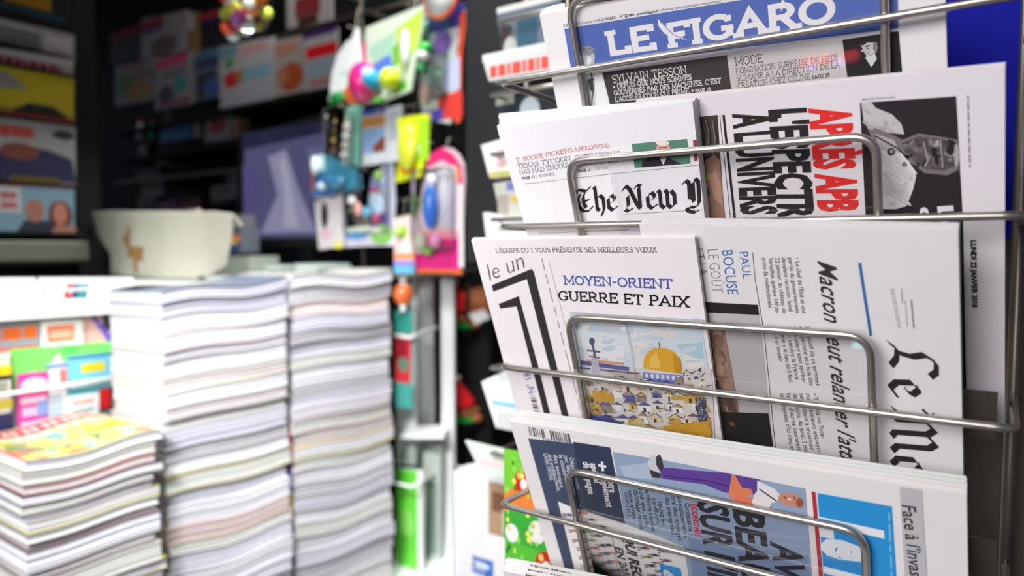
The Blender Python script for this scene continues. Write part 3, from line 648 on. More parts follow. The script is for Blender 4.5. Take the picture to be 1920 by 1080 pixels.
newspaper('broadsheet turned sideways with a blackletter masthead at its right, behind the white weekly', 2, .0186, [(1200, 421), (1797, 432), (1240, 700), (1806, 880)], .18, .010, 5, draw_lemonde, fan=.0007, col=(226, 222, 223))

def barcode(s, x0, y0, x1, y1, h, seed=2):
    r = random.Random(seed); t = 0
    while t < 1:
        w = r.choice((.012, .02, .035)); x = x0 + (x1 - x0) * t; y = y0 + (y1 - y0) * t; e = x0 + (x1 - x0) * (t + w); f = y0 + (y1 - y0) * (t + w)
        if not .42 < t < .5: s.pp([(x, y), (e, f), (e + h * .22, f + h), (x + h * .22, y + h)], (70, 66, 72))
        t += w + r.choice((.015, .025, .035))
def draw_parisien(s):
    NV = (68, 78, 104); WH = (236, 234, 236); D = (46, 44, 52)
    barcode(s, 989, 800, 1064, 814, 17)
    s.text('3 782010 401303', (1018, 826), (1068, 836), (1016, 821), (120, 116, 120))
    s.pp([(990, 822), (1143, 841), (1172, 983), (1072, 951), (1046, 940), (1090, 1120), (1075, 1120)], NV)
    s.pp([(1074, 829), (1143, 840), (1172, 983), (1098, 955)], (52, 60, 86))
    s.pp([(1148, 848), (1260, 866), (1510, 915), (1532, 1200), (1310, 1200), (1283, 1025), (1173, 983)], (150, 168, 194))
    s.pp([(1290, 1000), (1516, 1040), (1532, 1200), (1310, 1200)], (128, 146, 178)); s.pp([(1160, 875), (1215, 868), (1225, 900), (1172, 896)], (176, 190, 210))
    s.pline([(1121, 873), (1136, 876)], 4.5, WH); s.pline([(1128, 866), (1130, 884)], 4.5, WH)
    for t, a, b, w in (('Notre', (1137, 893), (1143, 924), 13), ('supplément', (1124, 887), (1137, 951), 12), ('spécial', (1106, 869), (1114, 905), 12), ('de 10 pages', (1092, 866), (1103, 927), 12)):
        s.text(t, a, b, (a[0] + w, a[1] + 1), WH, .025)
    for t, a, b in (('Département', (1067, 859), (1081, 918)), ('par département,', (1057, 855), (1074, 930)), ('le classement', (1047, 853), (1062, 914)), ('des secteurs', (1037, 853), (1050, 914)), ('qui embauchent.', (1027, 852), (1045, 922)), ('CAHIER CENTRAL', (1018, 850), (1031, 901))):
        s.text(t, a, b, (a[0] + 7.5, a[1]), (214, 216, 224), .01)
    # the figure in violet lying along the top
    V = (98, 66, 152)
    s.pp([(1237, 876), (1262, 878), (1300, 882), (1360, 886), (1376, 890), (1420, 899), (1420, 926), (1380, 927), (1355, 922), (1320, 908), (1270, 902), (1240, 898)], V); s.pline([(1245, 893), (1330, 902), (1376, 914)], 2.4, (70, 44, 116)); s.pline([(1374, 889), (1378, 926)], 3, (74, 48, 118))
    s.pp([(1230, 857), (1236, 852), (1241, 862), (1244, 876), (1238, 884), (1230, 872)], (66, 60, 64)); s.pp([(1217, 880), (1226, 884), (1240, 890), (1238, 897), (1222, 896)], (60, 56, 60)); s.pp([(1222, 852), (1230, 858), (1230, 872), (1238, 886), (1220, 882), (1214, 868)], (206, 208, 214))
    s.pp([(1372, 889), (1400, 894), (1412, 925), (1388, 944), (1366, 930)], (226, 130, 92)); s.pp([(1380, 928), (1440, 938), (1452, 962), (1428, 965), (1390, 950)], (220, 122, 96))
    s.pp([(1378, 890), (1424, 898), (1424, 918), (1392, 914)], V); s.pp([(1420, 900), (1452, 915), (1466, 930), (1452, 942), (1420, 930)], (232, 230, 232)); s.pp([(1418, 920), (1450, 936), (1440, 958), (1424, 962), (1410, 940)], (230, 226, 224)); s.pline([(1424, 916), (1456, 938)], 2.4, (44, 40, 52))
    s.pell(1482, 936, 23, 12, (206, 142, 116), rot=12); s.pell(1500, 942, 7, 9, (150, 92, 70)); s.pline([(1470, 929), (1474, 934)], 2, (100, 60, 50)); s.pline([(1478, 934), (1484, 936)], 3, (240, 226, 220)); s.pline([(1488, 930), (1492, 935)], 2, (90, 54, 46))
    for t, a, b, w in (('Croissance,', (1283, 943), (1292, 998), 9), ('investissements,', (1269, 929), (1283, 1010), 9), ('moral des ménages', (1256, 919), (1272, 1013), 9), ('et des entreprises :', (1244, 919), (1260, 1008), 9), ('toutes les', (1233, 940), (1241, 985), 9), ('conditions', (1222, 934), (1231, 984), 9), ('semblent réunies', (1208, 915), (1222, 997), 9), ('pour que, enfin,', (1197, 916), (1210, 990), 9), ('le chômage recule', (1185, 907), (1200, 993), 9), ('cette année.', (1177, 920), (1187, 975), 8), ('PAGES 2 ET 3', (1170, 925), (1177, 968), 6)):
        s.text(t, a, b, (a[0] + w, a[1]), D, .008)
    s.text('ÉCONOMIE', (1295, 945), (1304, 1005), (1305, 945), (200, 46, 66), .04)
    s.text("SUR L'INDUS", (1309, 938), (1345, 1180), (1363, 948), D, .035)
    s.text('BEAU T', (1376, 953), (1398, 1135), (1431, 964), D, .035)
    s.text('AVIS', (1446, 1013), (1465, 1110), (1500, 1024), D, .035)
    s.pp([(1522, 920), (1529, 921), (1552, 1180), (1545, 1180)], (190, 44, 62))
    s.pp([(1533, 923), (1672, 948), (1688, 1190), (1553, 1180)], (44, 150, 218))
    s.text('Le Paris', (1540, 968), (1567, 1195), (1650, 992), (238, 240, 244), .045)
    s.greek((1664, 960), (1674, 1190), (1670, 960), 1, (120, 190, 232), .6, seed=8)
    s.pp([(1046, 940), (1072, 951), (1283, 1025), (1310, 1200), (1118, 1200)], (238, 234, 232))
    s.pp([(1687, 911), (1728, 917), (1745, 1190), (1703, 1190)], (196, 194, 196))
    s.text("Face à l'invasion", (1691, 945), (1710, 1108), (1717, 949), D, .015)
    r = random.Random(3); pal = ((40, 40, 46), (200, 52, 52), (70, 90, 160), (110, 150, 60), (90, 70, 110), (60, 60, 66), (210, 150, 120))
    for c, (x, y, n) in enumerate(((1064, 962, 9), (1086, 960, 8), (1105, 970, 8), (1126, 985, 7), (1200, 1010, 6), (1218, 1020, 5), (1240, 1030, 2))):
        for k in range(n):
            X = x + k * 6 + r.uniform(-2, 2); Y = y + k * 16 + r.uniform(-2, 2); cc = pal[r.randrange(7)]
            s.pp([(X, Y), (X + 9, Y + 1), (X + 10, Y + 6), (X + 1, Y + 5)], cc); s.pline([(X - 9, Y + 1), (X, Y + 2)], 1.8, (54, 52, 58)); s.pline([(X - 8, Y + 6), (X, Y + 4)], 1.8, (54, 52, 58)); s.pell(X + 12, Y + 4, 2.6, 2.6, (196, 150, 124), 8)
    s.text('QUI RECRUTE', (1167, 1000), (1200, 1130), (1186, 1006), INK, .045); s.text('EN 2018', (1153, 1024), (1170, 1085), (1167, 1028), INK, .035)
    s.pline([(1146, 995), (1164, 1090)], 1, GR)
    s.pp([(1237, 1056), (1276, 1064), (1284, 1110), (1244, 1104)], (44, 150, 218)); s.text('é', (1243, 1066), (1247, 1082), (1262, 1070), WH, .03)
def draw_copy(k):
    def f(s):
        a, b = 989 + 3 * k, 798 - 4 * k
        barcode(s, a - 2, b - 3, a + 73, b + 11, 12, 2 + k)
        s.pp([(1687 + k, 910 - 7 * k), (1728 + k, 916 - 7 * k), (1734, 960), (1692, 960)], (190, 188, 190))
    return f
CP = [('front copy of the blue masthead tabloid turned sideways in the fourth pocket', None), ('second copy of the sideways tabloid in the fourth pocket, just behind the front one', 1), ('third copy of the sideways tabloid in the fourth pocket, only its top edge showing', 2), ('rearmost copy of the sideways tabloid in the fourth pocket, only its top edge showing', 3)]
for k, (lb, c) in enumerate(CP):
    newspaper(lb, 3, .0118 + .0062 * k, [(955 + 5 * k, 790 - 5 * k), (1812, 927 - 8 * k), (1040 + 5 * k, 1080), (1815, 1080)], .165, .0052, 2, draw_parisien if c is None else draw_copy(c), 'copies of the sideways tabloid in the fourth pocket', fan=.0006, wamp=.0007, col=(236, 232, 232))
for k, lb in enumerate(('front copy in the lowest pocket, barely rising into the picture', 'middle copy in the lowest pocket, a strip of its top edge showing', 'rear copy in the lowest pocket, the one reaching highest')):
    def dl(s, k=k): barcode(s, 985 + 4 * k, 1076 - 9 * k, 1062 + 4 * k, 1092 - 9 * k, 16, 5 + k)
    newspaper(lb, 4, .0118 + .007 * k, [(942 + 2 * k, 1071 - 9 * k), (1812, 1236 - 10 * k)], .16, .0052, 2, dl, 'copies of a tabloid in the lowest pocket', fan=.0006, wamp=.0007, col=(236, 232, 232))

# blue panel standing behind the rack
A_ = Vec((P0.x, P0.y, 0)) + W * .15
def onW(x, y, off=.15):
    A = Vec((P0.x, P0.y, 0)) + W * off; r = ray(x, y); t = N.dot(A - CAM) / N.dot(r); d = CAM + r * t - A; return d.dot(U), d.z
ua, _ = onW(1640, 400); ub, zb = onW(1910, 455)
pts = rounded([(ua, zb), (ub, zb), (ub, zb + .55), (ua, zb + .55)], .018)
bm = bmesh.new(); prism(bm, [A_ + U * p[0] + Z * p[1] for p in pts], W * .03)
tag(link('plastic_panel', bm, 'blue'), 'plain deep blue plastic panel behind the right side of the newspaper rack', 'panel')

# ------------------------------------------------------------ cards and covers standing in the kiosk
FR = {'U': (U, -Z, N), 'W': (W, -Z, U)}
def card(name, label, cat, fr, ref, pts, thick, col, draw=None, m='gloss', group=None, edge=None, parent=None, tilt=0):
    eu, ev, en = FR[fr]
    if tilt: c, q = math.cos(math.radians(tilt)), math.sin(math.radians(tilt)); ev, en = (-Z * c + en * q), (en * c + Z * q)
    O = at(*ref); s = Sheet(O, eu, ev, en, (0, 0, 1, 1), thick, col, edge or col, outline=[(0, 0), (1, 0), (1, 1)])
    s.bm.clear(); s.bm = inkbm(); P = [s.px(*p) for p in pts]; s = Sheet(O, eu, ev, en, (min(p.x for p in P), min(p.y for p in P), max(p.x for p in P), max(p.y for p in P)), thick, col, edge or col, outline=P)
    if draw: draw(s)
    o = s.build(name, m, parent); s.o = o
    if parent is None: tag(o, label, cat, group)
    return s
def rect(x0, y0, x1, y1, sl=0): return [(x0, y0), (x1, y0 + (x1 - x0) * sl), (x1, y1 + (x1 - x0) * sl), (x0, y1)]
def F_(*ops):
    """a cover from a short list: ('b', x0, y0, x1, y1, colour), ('e', x, y, rx, ry, colour), ('g', x0, y0, x1, y1, rows, colour), ('p', points, colour)"""
    def f(s):
        for o in ops:
            if o[0] == 'b': s.fbox(*o[1:6])
            elif o[0] == 'e': s.fell(*o[1:6])
            elif o[0] == 'g': s.greek((o[1], o[2]), (o[3], o[2]), (o[1], o[4]), o[5], o[6], o[7] if len(o) > 7 else .62, True, int(o[1] * 100 + o[2] * 37))
            elif o[0] == 'p': s.fp(o[1], o[2])
    return f
ORD = 'first second third fourth fifth sixth seventh eighth ninth tenth eleventh twelfth thirteenth fourteenth fifteenth sixteenth seventeenth eighteenth nineteenth twentieth twenty-first twenty-second twenty-third twenty-fourth twenty-fifth twenty-sixth twenty-seventh twenty-eighth twenty-ninth thirtieth'.split()

# ------------------------------------------------------------ stacks of magazines
WHT, CRM, LAV, GRY, PNK, BEI = (232, 231, 236), (228, 227, 222), (224, 222, 234), (206, 203, 207), (226, 208, 206), (212, 204, 204)
def bundle(label, base, da, db, la, lb, t, K, tint, cov, zf, group, r, twist=0, draw=None):
    c, q = math.cos(twist), math.sin(twist); da, db = da * c + db * q, db * c - da * q
    root = thing('magazine', label, 'magazine', base + (da * la + db * lb) / 2, group)
    na, nb = 14, 5
    ring = [(i / na, 0) for i in range(na)] + [(1, j / nb) for j in range(nb)] + [(1 - i / na, 1) for i in range(na)] + [(0, 1 - j / nb) for j in range(nb)]
    z = base.z
    def pos(a, b, h, out=0):
        p = Vec((base.x, base.y, 0)) + da * (a * la) + db * (b * lb) + (da * (a - .5) + db * (b - .5)) * 2 * out + Z * (z + h)
        p.z += zf(p); return p
    bm = inkbm(); prev = None
    for k in range(K + 1):
        h = .0012 + (t - .0028) * k / K; o = r.uniform(-.0016, .0006)
        cur = [bm.verts.new(pos(a, b, h, o)) for a, b in ring]
        if prev:
            j = r.randint(-9, 6); w = r.random(); col = tuple(max(0, min(255, v + j - (14 if w < .14 else 0))) for v in tint)
            n = len(ring); paint(bm, [bm.faces.new((prev[i], prev[(i + 1) % n], cur[(i + 1) % n], cur[i])) for i in range(n)], col)
        prev = cur
    link('pages', bm, 'edge', root)
    for h0, h1, nm in ((t - .0014, t - .0002, 'front_cover'), (0, .0011, 'back_cover')):
        bm = inkbm(); A = []
        na, nb = (46, 36) if draw and nm == 'front_cover' else (14, 5)
        for h in (h0, h1): A.append({(i, j): bm.verts.new(pos(i / na, j / nb, h, .0008)) for i in range(na + 1) for j in range(nb + 1)})
        fs = [bm.faces.new((g[i, j], g[i + 1, j], g[i + 1, j + 1], g[i, j + 1])) for g in A for i in range(na) for j in range(nb)]
        for i in range(na):
            for j in (0, nb): fs.append(bm.faces.new((A[0][i, j], A[0][i + 1, j], A[1][i + 1, j], A[1][i, j])))
        for j in range(nb):
            for i in (0, na): fs.append(bm.faces.new((A[0][i, j], A[0][i, j + 1], A[1][i, j + 1], A[1][i, j])))
        paint(bm, fs, cov)
        if draw and nm == 'front_cover':
            for i in range(na):
                for j in range(nb): paint(bm, [fs[na * nb + i * nb + j]], draw((i + .5) / na, (j + .5) / nb) or cov)
        link(nm, bm, 'gloss', root)
    return root
def stack(corner, la, lb, z0, z1, spec, where, group, seed, tilt=.006, amp=.004, da=W, db=-U, topdraw=None, low=0, jit=.007):
    """spec, from the top: (thickness in mm, page tint, cover colour, look)"""
    r = random.Random(seed); ph = r.uniform(0, 6)
    def zf(p):
        k = p - corner; a, b, z = k.dot(da) / la, k.dot(db) / lb, p.z
        return (tilt + (low - tilt) * max(0, min(1, (z1 - z) / .6))) * a + (amp + amp * .6 * math.sin(z * 11 + ph)) * math.sin(a * 6.5 + ph + 1.5 * math.sin(z * 5)) * min(1, (z - z0) * 6) - .004 * b
    total = sum(x[0] for x in spec) / 1000; z = z1
    for k, (t, tint, cov, look) in enumerate(spec):
        t /= 1000; z -= t
        jx, jy, dl = r.uniform(-.3, .6) * jit, r.uniform(-.004, .004), r.uniform(-1.6, .3) * jit
        lb_ = '%s magazine from the top of %s, %s' % (ORD[k], where, look)
        if k == 0: lb_ = 'topmost magazine of %s, %s' % (where, look)
        bundle(lb_, Vec((corner.x, corner.y, z)) + da * jx + db * jy, da, db, la - jx + dl, lb, t - .0004, max(3, int(t * 330)), tint, cov, zf, group, r, r.uniform(-.015, .015), topdraw if k == 0 else None)
    return z
benchz = .46
def column_spec(seq, total):
    out = []; s = 0; i = 0
    while s < total: x = seq[i % len(seq)]; out.append(x); s += x[0]; i += 1
    return out
def spec(lines): return [(t, c, k, l) for t, c, k, l in lines]
C2 = Vec((-.66, 1.3, 0)); z2 = at(300, 549, 1.3).z
S2 = spec([(24, LAV, (120, 130, 150), 'lilac page edges and a dark cover'), (27, LAV, (60, 58, 66), 'lilac edges and a black line below'), (30, WHT, (220, 218, 226), 'plain white page edges'), (34, WHT, (226, 170, 170), 'thick white page block'), (20, GRY, (170, 168, 176), 'grey page edges'), (34, WHT, (236, 236, 236), 'thick white pages'), (24, BEI, (226, 218, 160), 'beige edges and a yellow cover'), (28, WHT, (236, 234, 236), 'white edges'), (26, BEI, (200, 196, 196), 'beige edges'), (20, CRM, (206, 204, 200), 'cream edges'), (36, LAV, (230, 230, 236), 'thick lilac-white pages'), (24, GRY, (236, 236, 236), 'light grey edges'), (30, WHT, (140, 136, 140), 'white edges and a grey cover'), (34, CRM, (230, 224, 120), 'cream edges and a bright yellow cover'), (30, LAV, (236, 236, 240), 'pale lilac edges'), (40, WHT, (236, 236, 240), 'very thick white pages'), (30, PNK, (224, 170, 140), 'pink edges and an orange cover'), (24, CRM, (226, 224, 220), 'cream edges'), (36, LAV, (110, 100, 120), 'lilac edges and a violet-grey cover'), (40, WHT, (236, 236, 236), 'white edges near the bottom'), (30, LAV, (206, 204, 210), 'pale lilac edges low down'), (34, WHT, (220, 220, 222), 'white edges at the foot')])
def top2(a, b): return (18, 24, 40) if (b > .5 - a * 1.2 and a < .55 + .1 * b) else None
zb2 = stack(C2, .285, .205, 0, z2, S2, 'the middle stack', 'magazines in the tall middle stack', 3, .020, .004, topdraw=top2, low=-.022)
C3 = C2 + W * .298 - U * .012; z3 = at(540, 519, 1.55).z
S3 = spec([(30, WHT, (214, 210, 206), 'wavy white page edges'), (34, WHT, (236, 226, 220), 'white edges'), (30, PNK, (232, 226, 228), 'pale pink edges'), (34, LAV, (230, 230, 236), 'lilac edges'), (26, GRY, (150, 148, 152), 'grey edges and a darker cover'), (32, LAV, (170, 168, 180), 'bluish edges'), (26, CRM, (214, 212, 206), 'cream edges'), (36, WHT, (200, 200, 206), 'white edges and a grey cover'), (24, GRY, (232, 232, 232), 'light grey edges'), (34, LAV, (200, 198, 206), 'pale lilac edges'), (24, WHT, (226, 196, 200), 'white edges and a faint pink line'), (34, CRM, (130, 126, 130), 'cream edges and a grey line'), (30, BEI, (214, 170, 170), 'beige edges and a rose cover'), (30, WHT, (226, 214, 130), 'white edges and a yellow line'), (26, CRM, (232, 230, 226), 'pale cream edges'), (34, WHT, (180, 178, 182), 'clean white edges'), (28, GRY, (226, 226, 230), 'pale grey edges'), (34, LAV, (120, 118, 122), 'blue-white edges'), (30, WHT, (232, 232, 232), 'white edges'), (30, CRM, (200, 198, 198), 'ivory edges'), (34, WHT, (232, 232, 232), 'thick white edges'), (34, LAV, (190, 188, 196), 'lilac-white edges'), (30, GRY, (226, 226, 228), 'grey-white edges'), (36, WHT, (200, 200, 204), 'smooth white edges'), (34, CRM, (226, 224, 222), 'ivory edges low down'), (30, WHT, (210, 210, 212), 'white edges at the foot')])
zb3 = stack(C3, .315, .21, 0, z3, S3, 'the right-hand stack', 'magazines in the tall right-hand stack', 8, .008, .0045, low=-.024, jit=.009)
C1 = Vec((-.771, 1.075, 0)); z1 = at(42, 868, 1.078).z
S1 = spec([(17, LAV, (206, 206, 186), 'a red-titled cover over a yellow picture'), (24, CRM, (160, 158, 150), 'cream edges'), (14, BEI, (196, 70, 70), 'a dark red cover line'), (16, WHT, (60, 60, 70), 'white edges crossed by a black line'), (17, CRM, (70, 68, 74), 'cream edges over a dark line'), (12, GRY, (190, 188, 196), 'grey edges'), (17, WHT, (226, 222, 150), 'white edges and a pale yellow cover'), (15, CRM, (120, 118, 124), 'ivory edges'), (12, GRY, (110, 24, 40), 'a wine-red cover'), (36, WHT, (150, 146, 150), 'a thick white page block'), (18, BEI, (30, 28, 32), 'a black cover'), (34, CRM, (206, 206, 200), 'thick cream pages'), (20, WHT, (214, 208, 100), 'a yellow cover'), (34, GRY, (60, 60, 64), 'grey edges'), (40, CRM, (200, 200, 200), 'cream edges'), (40, WHT, (90, 90, 96), 'white edges low in the pile')])
_b = random.Random(4); BL1 = [(_b.uniform(.05, .95), _b.uniform(.08, .62), _b.uniform(.03, .09), ((226, 214, 60), (214, 206, 90), (120, 170, 176), (120, 150, 80), (180, 120, 80), (226, 220, 120), (190, 186, 60), (96, 106, 86))[_b.randrange(8)]) for k in range(60)]
def top1(a, b):
    if a < .02 or a > .985 or b > .985: return (200, 60, 50) if a < .02 and b < .7 else (214, 206, 170)
    if b > .76: return (228, 206, 196) if (a * 13) % 1 < .6 and .8 < b < .93 else (176, 24, 30)
    if .64 < b < .72 and (a * 9) % 1 < .7: return (226, 222, 206)
    if .08 < b < .15 and .05 < a < .32: return (226, 210, 60)
    if .3 < b < .42 and .74 < a < .95: return (230, 216, 40)
    for x, y, r_, c in BL1:
        if (a - x) ** 2 + ((b - y) * .8) ** 2 < r_ * r_: return c
    return (188, 184, 130)
zb1 = stack(C1, .222, .285, 0, z1, S1, 'the left stack', 'magazines in the low left stack', 5, .004, .004, topdraw=top1, low=-.006, jit=.012)
q = C2 + W * .2885 - U * .012; za, zb_ = at(542, 975, 1.55).z, at(542, 812, 1.55).z
o = thing('packet', 'narrow banded packet wedged in the gap between the two tall stacks', 'packet', Vec((q.x, q.y, za)) + W * .003 - U * .02)
for k, (nm, t0, t1, c) in enumerate((('yellow_band', 0, .3, (226, 190, 40)), ('blue_band', .3, .5, (50, 90, 180)), ('violet_band', .5, .66, (90, 60, 140)), ('red_band', .66, 1, (206, 40, 50)))):
    bm = inkbm(); box(bm, Vec((q.x, q.y, za + (zb_ - za) * t0)) - U * .04, W * .0065, U * .04, Z * ((zb_ - za) * (t1 - t0)), c); link(nm, bm, 'gloss', o)
for nm, c, la, lb, z in (('the left stack', C1, .222, .285, zb1), ('the middle stack', C2, .285, .205, zb2), ('the right-hand stack', C3, .3, .21, zb3)):
    bm = inkbm(); q = Vec((c.x, c.y, 0)) + W * .01 - U * .01
    box(bm, q + Z * (z - .03), W * (la - .02), -U * (lb - .02), Z * .028, bev=.003)
    t = thing('low_bench', 'low white bench carrying %s' % nm, 'bench', q + W * la / 2 - U * lb / 2, 'benches under the stacks')
    link('bench_top', bm, 'white', t)
    for i in (.02, la - .06):
        for j in (.02, lb - .06):
            bm = inkbm(); box(bm, q + W * i - U * j, W * .03, -U * .03, Z * (z - .03)); link('leg', bm, 'white', t)

# ------------------------------------------------------------ the counter and the magazines on its front
CO = C2 - U * .30
ct = thing('counter', 'white kiosk counter with a bright fascia behind the stacks', 'counter', CO + W * .3)
CT = 1.118
bm = inkbm(); box(bm, CO - W * .5 - U * .02, W * 1.33, -U * .33, Z * (CT - .006), (222, 224, 222)); link('body', bm, 'counter', ct)
bm = inkbm(); box(bm, CO - W * .52 + U * .031 + Z * (CT - .006), W * 1.42, -U * .4, Z * .006, (238, 242, 238)); link('worktop', bm, 'counter', ct)
def fascia(s):
    s.pp([(125, 532), (168, 532), (162, 560), (118, 560)], (60, 150, 160)); s.pp([(125, 532), (140, 532), (135, 560), (118, 560)], (226, 60, 60)); s.pp([(138, 534), (148, 534), (144, 558), (134, 558)], (40, 60, 120)); s.pp([(146, 540), (160, 540), (158, 545), (145, 545)], (236, 238, 238)); s.pp([(130, 543), (138, 543), (136, 550), (128, 550)], (240, 200, 200))
    s.greek((32, 543), (60, 543), (32, 552), 1, (150, 156, 152), .7); s.pp([(80, 541), (86, 541), (85, 553), (79, 553)], (90, 96, 96)); s.pp([(-2, 544), (3, 544), (3, 550), (-2, 550)], (90, 96, 96)); s.pp([(66, 520), (72, 520), (71, 535), (69, 535)], (120, 124, 110))
    s.greek((182, 530), (188, 530), (180, 555), 3, (226, 120, 100), .6)
p = CO + U * .03
def cref(off): q = CO + U * off; r = ray(100, 560); t = U.dot(q - CAM) / U.dot(r); k = CAM + r * t; return (100, 560, k.y)
card('fascia', None, None, 'W', cref(.03), [(-60, 521), (206, 521), (240, 600), (-70, 600)][0:1] + [(250, 520), (250, 585), (-60, 606)], .02, (244, 248, 245), fascia, 'counter', parent=ct)
G1 = 'magazines displayed on the front of the counter'
card('magazine', 'grey magazine with large orange lettering, at the left end of the counter front', 'magazine', 'W', cref(.012), [(-60, 612), (75, 602), (75, 676), (-60, 690)], .006, (150, 156, 166), F_(('b', .48, .12, .72, .42, (240, 110, 40)), ('b', .76, .1, .95, .42, (240, 116, 40)), ('b', .1, .14, .44, .44, (240, 110, 40)), ('g', .2, .5, .98, .9, 1, (236, 92, 70), .8)), group=G1)
card('magazine', 'white magazine with a small orange box, on the counter front', 'magazine', 'W', cref(.0125), [(77, 602), (156, 597), (156, 668), (77, 674)], .006, (240, 240, 238), F_(('b', .16, .14, .78, .56, (240, 118, 70)), ('b', .22, .26, .72, .46, (244, 190, 160)), ('g', .1, .66, .9, .9, 2, (200, 196, 196))), group=G1)
card('magazine', 'magazine with a pinkish portrait and violet scarf, nearest the middle stack', 'magazine', 'W', cref(.0128), [(158, 588), (226, 583), (226, 655), (158, 660)], .006, (206, 160, 156), F_(('e', .4, .55, .3, .35, (224, 180, 170)), ('b', .5, .0, .75, .5, (60, 50, 70)), ('p', [(.2, .1), (.3, .05), (.8, .7), (.9, .9), (.7, .9)], (110, 90, 190)), ('b', .1, .9, .6, 1, (150, 60, 70))), group=G1)
def green(s):
    s.fp([(.3, .9), (.38, .25), (.42, .2), (.5, .9)], (226, 244, 224)); s.fp([(.12, 1), (.17, .5), (.2, .48), (.26, 1)], (180, 236, 170)); s.fbox(.42, .42, .98, .6, (226, 244, 232)); s.fbox(.45, .05, .6, .2, (84, 200, 84))
card('magazine', 'wide bright green magazine across the middle row of the counter front', 'magazine', 'W', cref(.022), [(20, 656), (222, 640), (222, 715), (30, 735)], .006, (124, 226, 108), green, group=G1)
card('magazine', 'yellow and navy magazine at the far left of the lower row', 'magazine', 'W', cref(.031), [(-60, 664), (20, 660), (20, 810), (-60, 820)], .006, (214, 210, 200), F_(('b', 0, .18, 1, .3, (236, 206, 30)), ('b', 0, .3, 1, .36, (30, 30, 40)), ('b', .2, .38, .9, .52, (150, 150, 140)), ('b', 0, .6, 1, .7, (210, 200, 60)), ('b', 0, .76, 1, 1, (34, 40, 84))), group=G1)
card('magazine', 'magenta and white magazine in the lower row of the counter front', 'magazine', 'W', cref(.031), [(34, 702), (90, 696), (90, 808), (34, 816)], .006, (214, 60, 160), F_(('e', .55, .2, .42, .12, (240, 200, 226)), ('b', .12, .4, .9, .5, (240, 210, 232)), ('b', .6, .48, .96, .72, (130, 160, 220)), ('b', .15, .56, .6, .7, (236, 190, 224)), ('g', .1, .76, .95, .98, 2, (244, 214, 234))), group=G1)
card('magazine', 'narrow white magazine with a red numeral beside the magenta one', 'magazine', 'W', cref(.0312), [(92, 682), (126, 679), (126, 806), (92, 810)], .006, (222, 228, 236), F_(('b', 0, .02, 1, .07, (90, 110, 200)), ('b', .6, .1, .95, .3, (236, 120, 110)), ('g', .1, .45, .7, .95, 6, (150, 190, 206))), group=G1)
card('magazine', 'sky blue magazine with a yellow label in the lower row', 'magazine', 'W', cref(.0315), [(128, 668), (222, 660), (222, 724), (128, 732)], .006, (120, 206, 232), F_(('b', 0, .02, 1, .1, (70, 90, 180)), ('b', .26, .26, .72, .5, (240, 214, 40)), ('g', .08, .6, .9, .9, 1, (206, 238, 244), .7)), group=G1)
card('magazine', 'white price leaflet with red and green lines standing under the sky blue magazine', 'leaflet', 'W', cref(.0385), [(128, 738), (186, 732), (186, 806), (128, 812)], .005, (236, 240, 238), F_(('b', 0, 0, 1, .08, (70, 180, 190)), ('b', .15, .2, .8, .3, (240, 170, 160)), ('b', .15, .42, .8, .48, (120, 180, 170)), ('b', .15, .62, .8, .7, (240, 170, 160))), group=G1)
card('magazine', 'red and black magazine wedged beside the middle stack', 'magazine', 'W', cref(.0385), [(188, 730), (212, 727), (212, 806), (188, 810)], .005, (30, 30, 34), F_(('b', 0, .0, .8, .45, (214, 30, 36)), ('b', .2, .5, .9, .8, (110, 110, 116))), group=G1)
bm = inkbm(); q = CO + U * .042
zr = at(100, 722, 1.4).z
for dz in (0,): tube(bm, [q - W * .3 + Z * zr, q + W * .22 + Z * zr], .004, 8)
link('front_rail', bm, 'white', ct, True)
for z in (at(100, 690, 1.4).z, zr - .115):
    bm = inkbm(); box(bm, CO - W * .4 - U * .02 + Z * (z - .006), W * .9, U * (.03 if z > zr else .055), Z * .005, (236, 238, 236)); link('ledge', bm, 'counter', ct)

# ------------------------------------------------------------ inside the kiosk: left wall of covers
def wref(x, y, d):                            # point on the plane parallel to the left wall, d in front of it
    A = LEFT + U * d; r = ray(x, y); t = U.dot(A - CAM) / U.dot(r); k = CAM + r * t; return (x, y, k.y)
GL = 'magazines on the tiers of the left wall'
def lw(label, pts, d, col, *ops): card('magazine', label, 'magazine', 'W', wref(60, 250, d), pts, .006, col, F_(*ops), 'gloss', GL)
lw('dark magazine with ochre lettering, highest on the left wall', [(-40, -60), (136, -20), (136, 62), (-40, 24)], .0, (34, 36, 40), ('b', .25, .3, .75, .62, (150, 110, 20)), ('b', .1, .68, .9, .78, (40, 70, 80)))
lw('grey magazine full of dark text, second from the top on the left wall', [(-40, 24), (140, 66), (140, 118), (-40, 80)], .015, (150, 146, 146), ('g', .2, .25, .62, .9, 3, (40, 38, 40), .6), ('b', .66, .2, .96, .9, (176, 172, 172)))
lw('white magazine with a crimson title strip on the left wall', [(-40, 84), (138, 112), (138, 152), (-40, 124)], .03, (166, 160, 162), ('g', .1, .3, .85, .75, 1, (150, 30, 50), .9))
lw('bright yellow magazine with a black car shape on the left wall', [(-40, 116), (139, 148), (139, 244), (-40, 212)], .04, (176, 156, 20), ('p', [(.0, .1), (.3, .1), (.5, .35), (0, .45)], (130, 126, 124)), ('p', [(.3, .98), (.34, .75), (.5, .6), (.75, .6), (.9, .75), (.88, 1)], (24, 26, 24)), ('b', 0, .85, .4, 1, (90, 74, 24)))
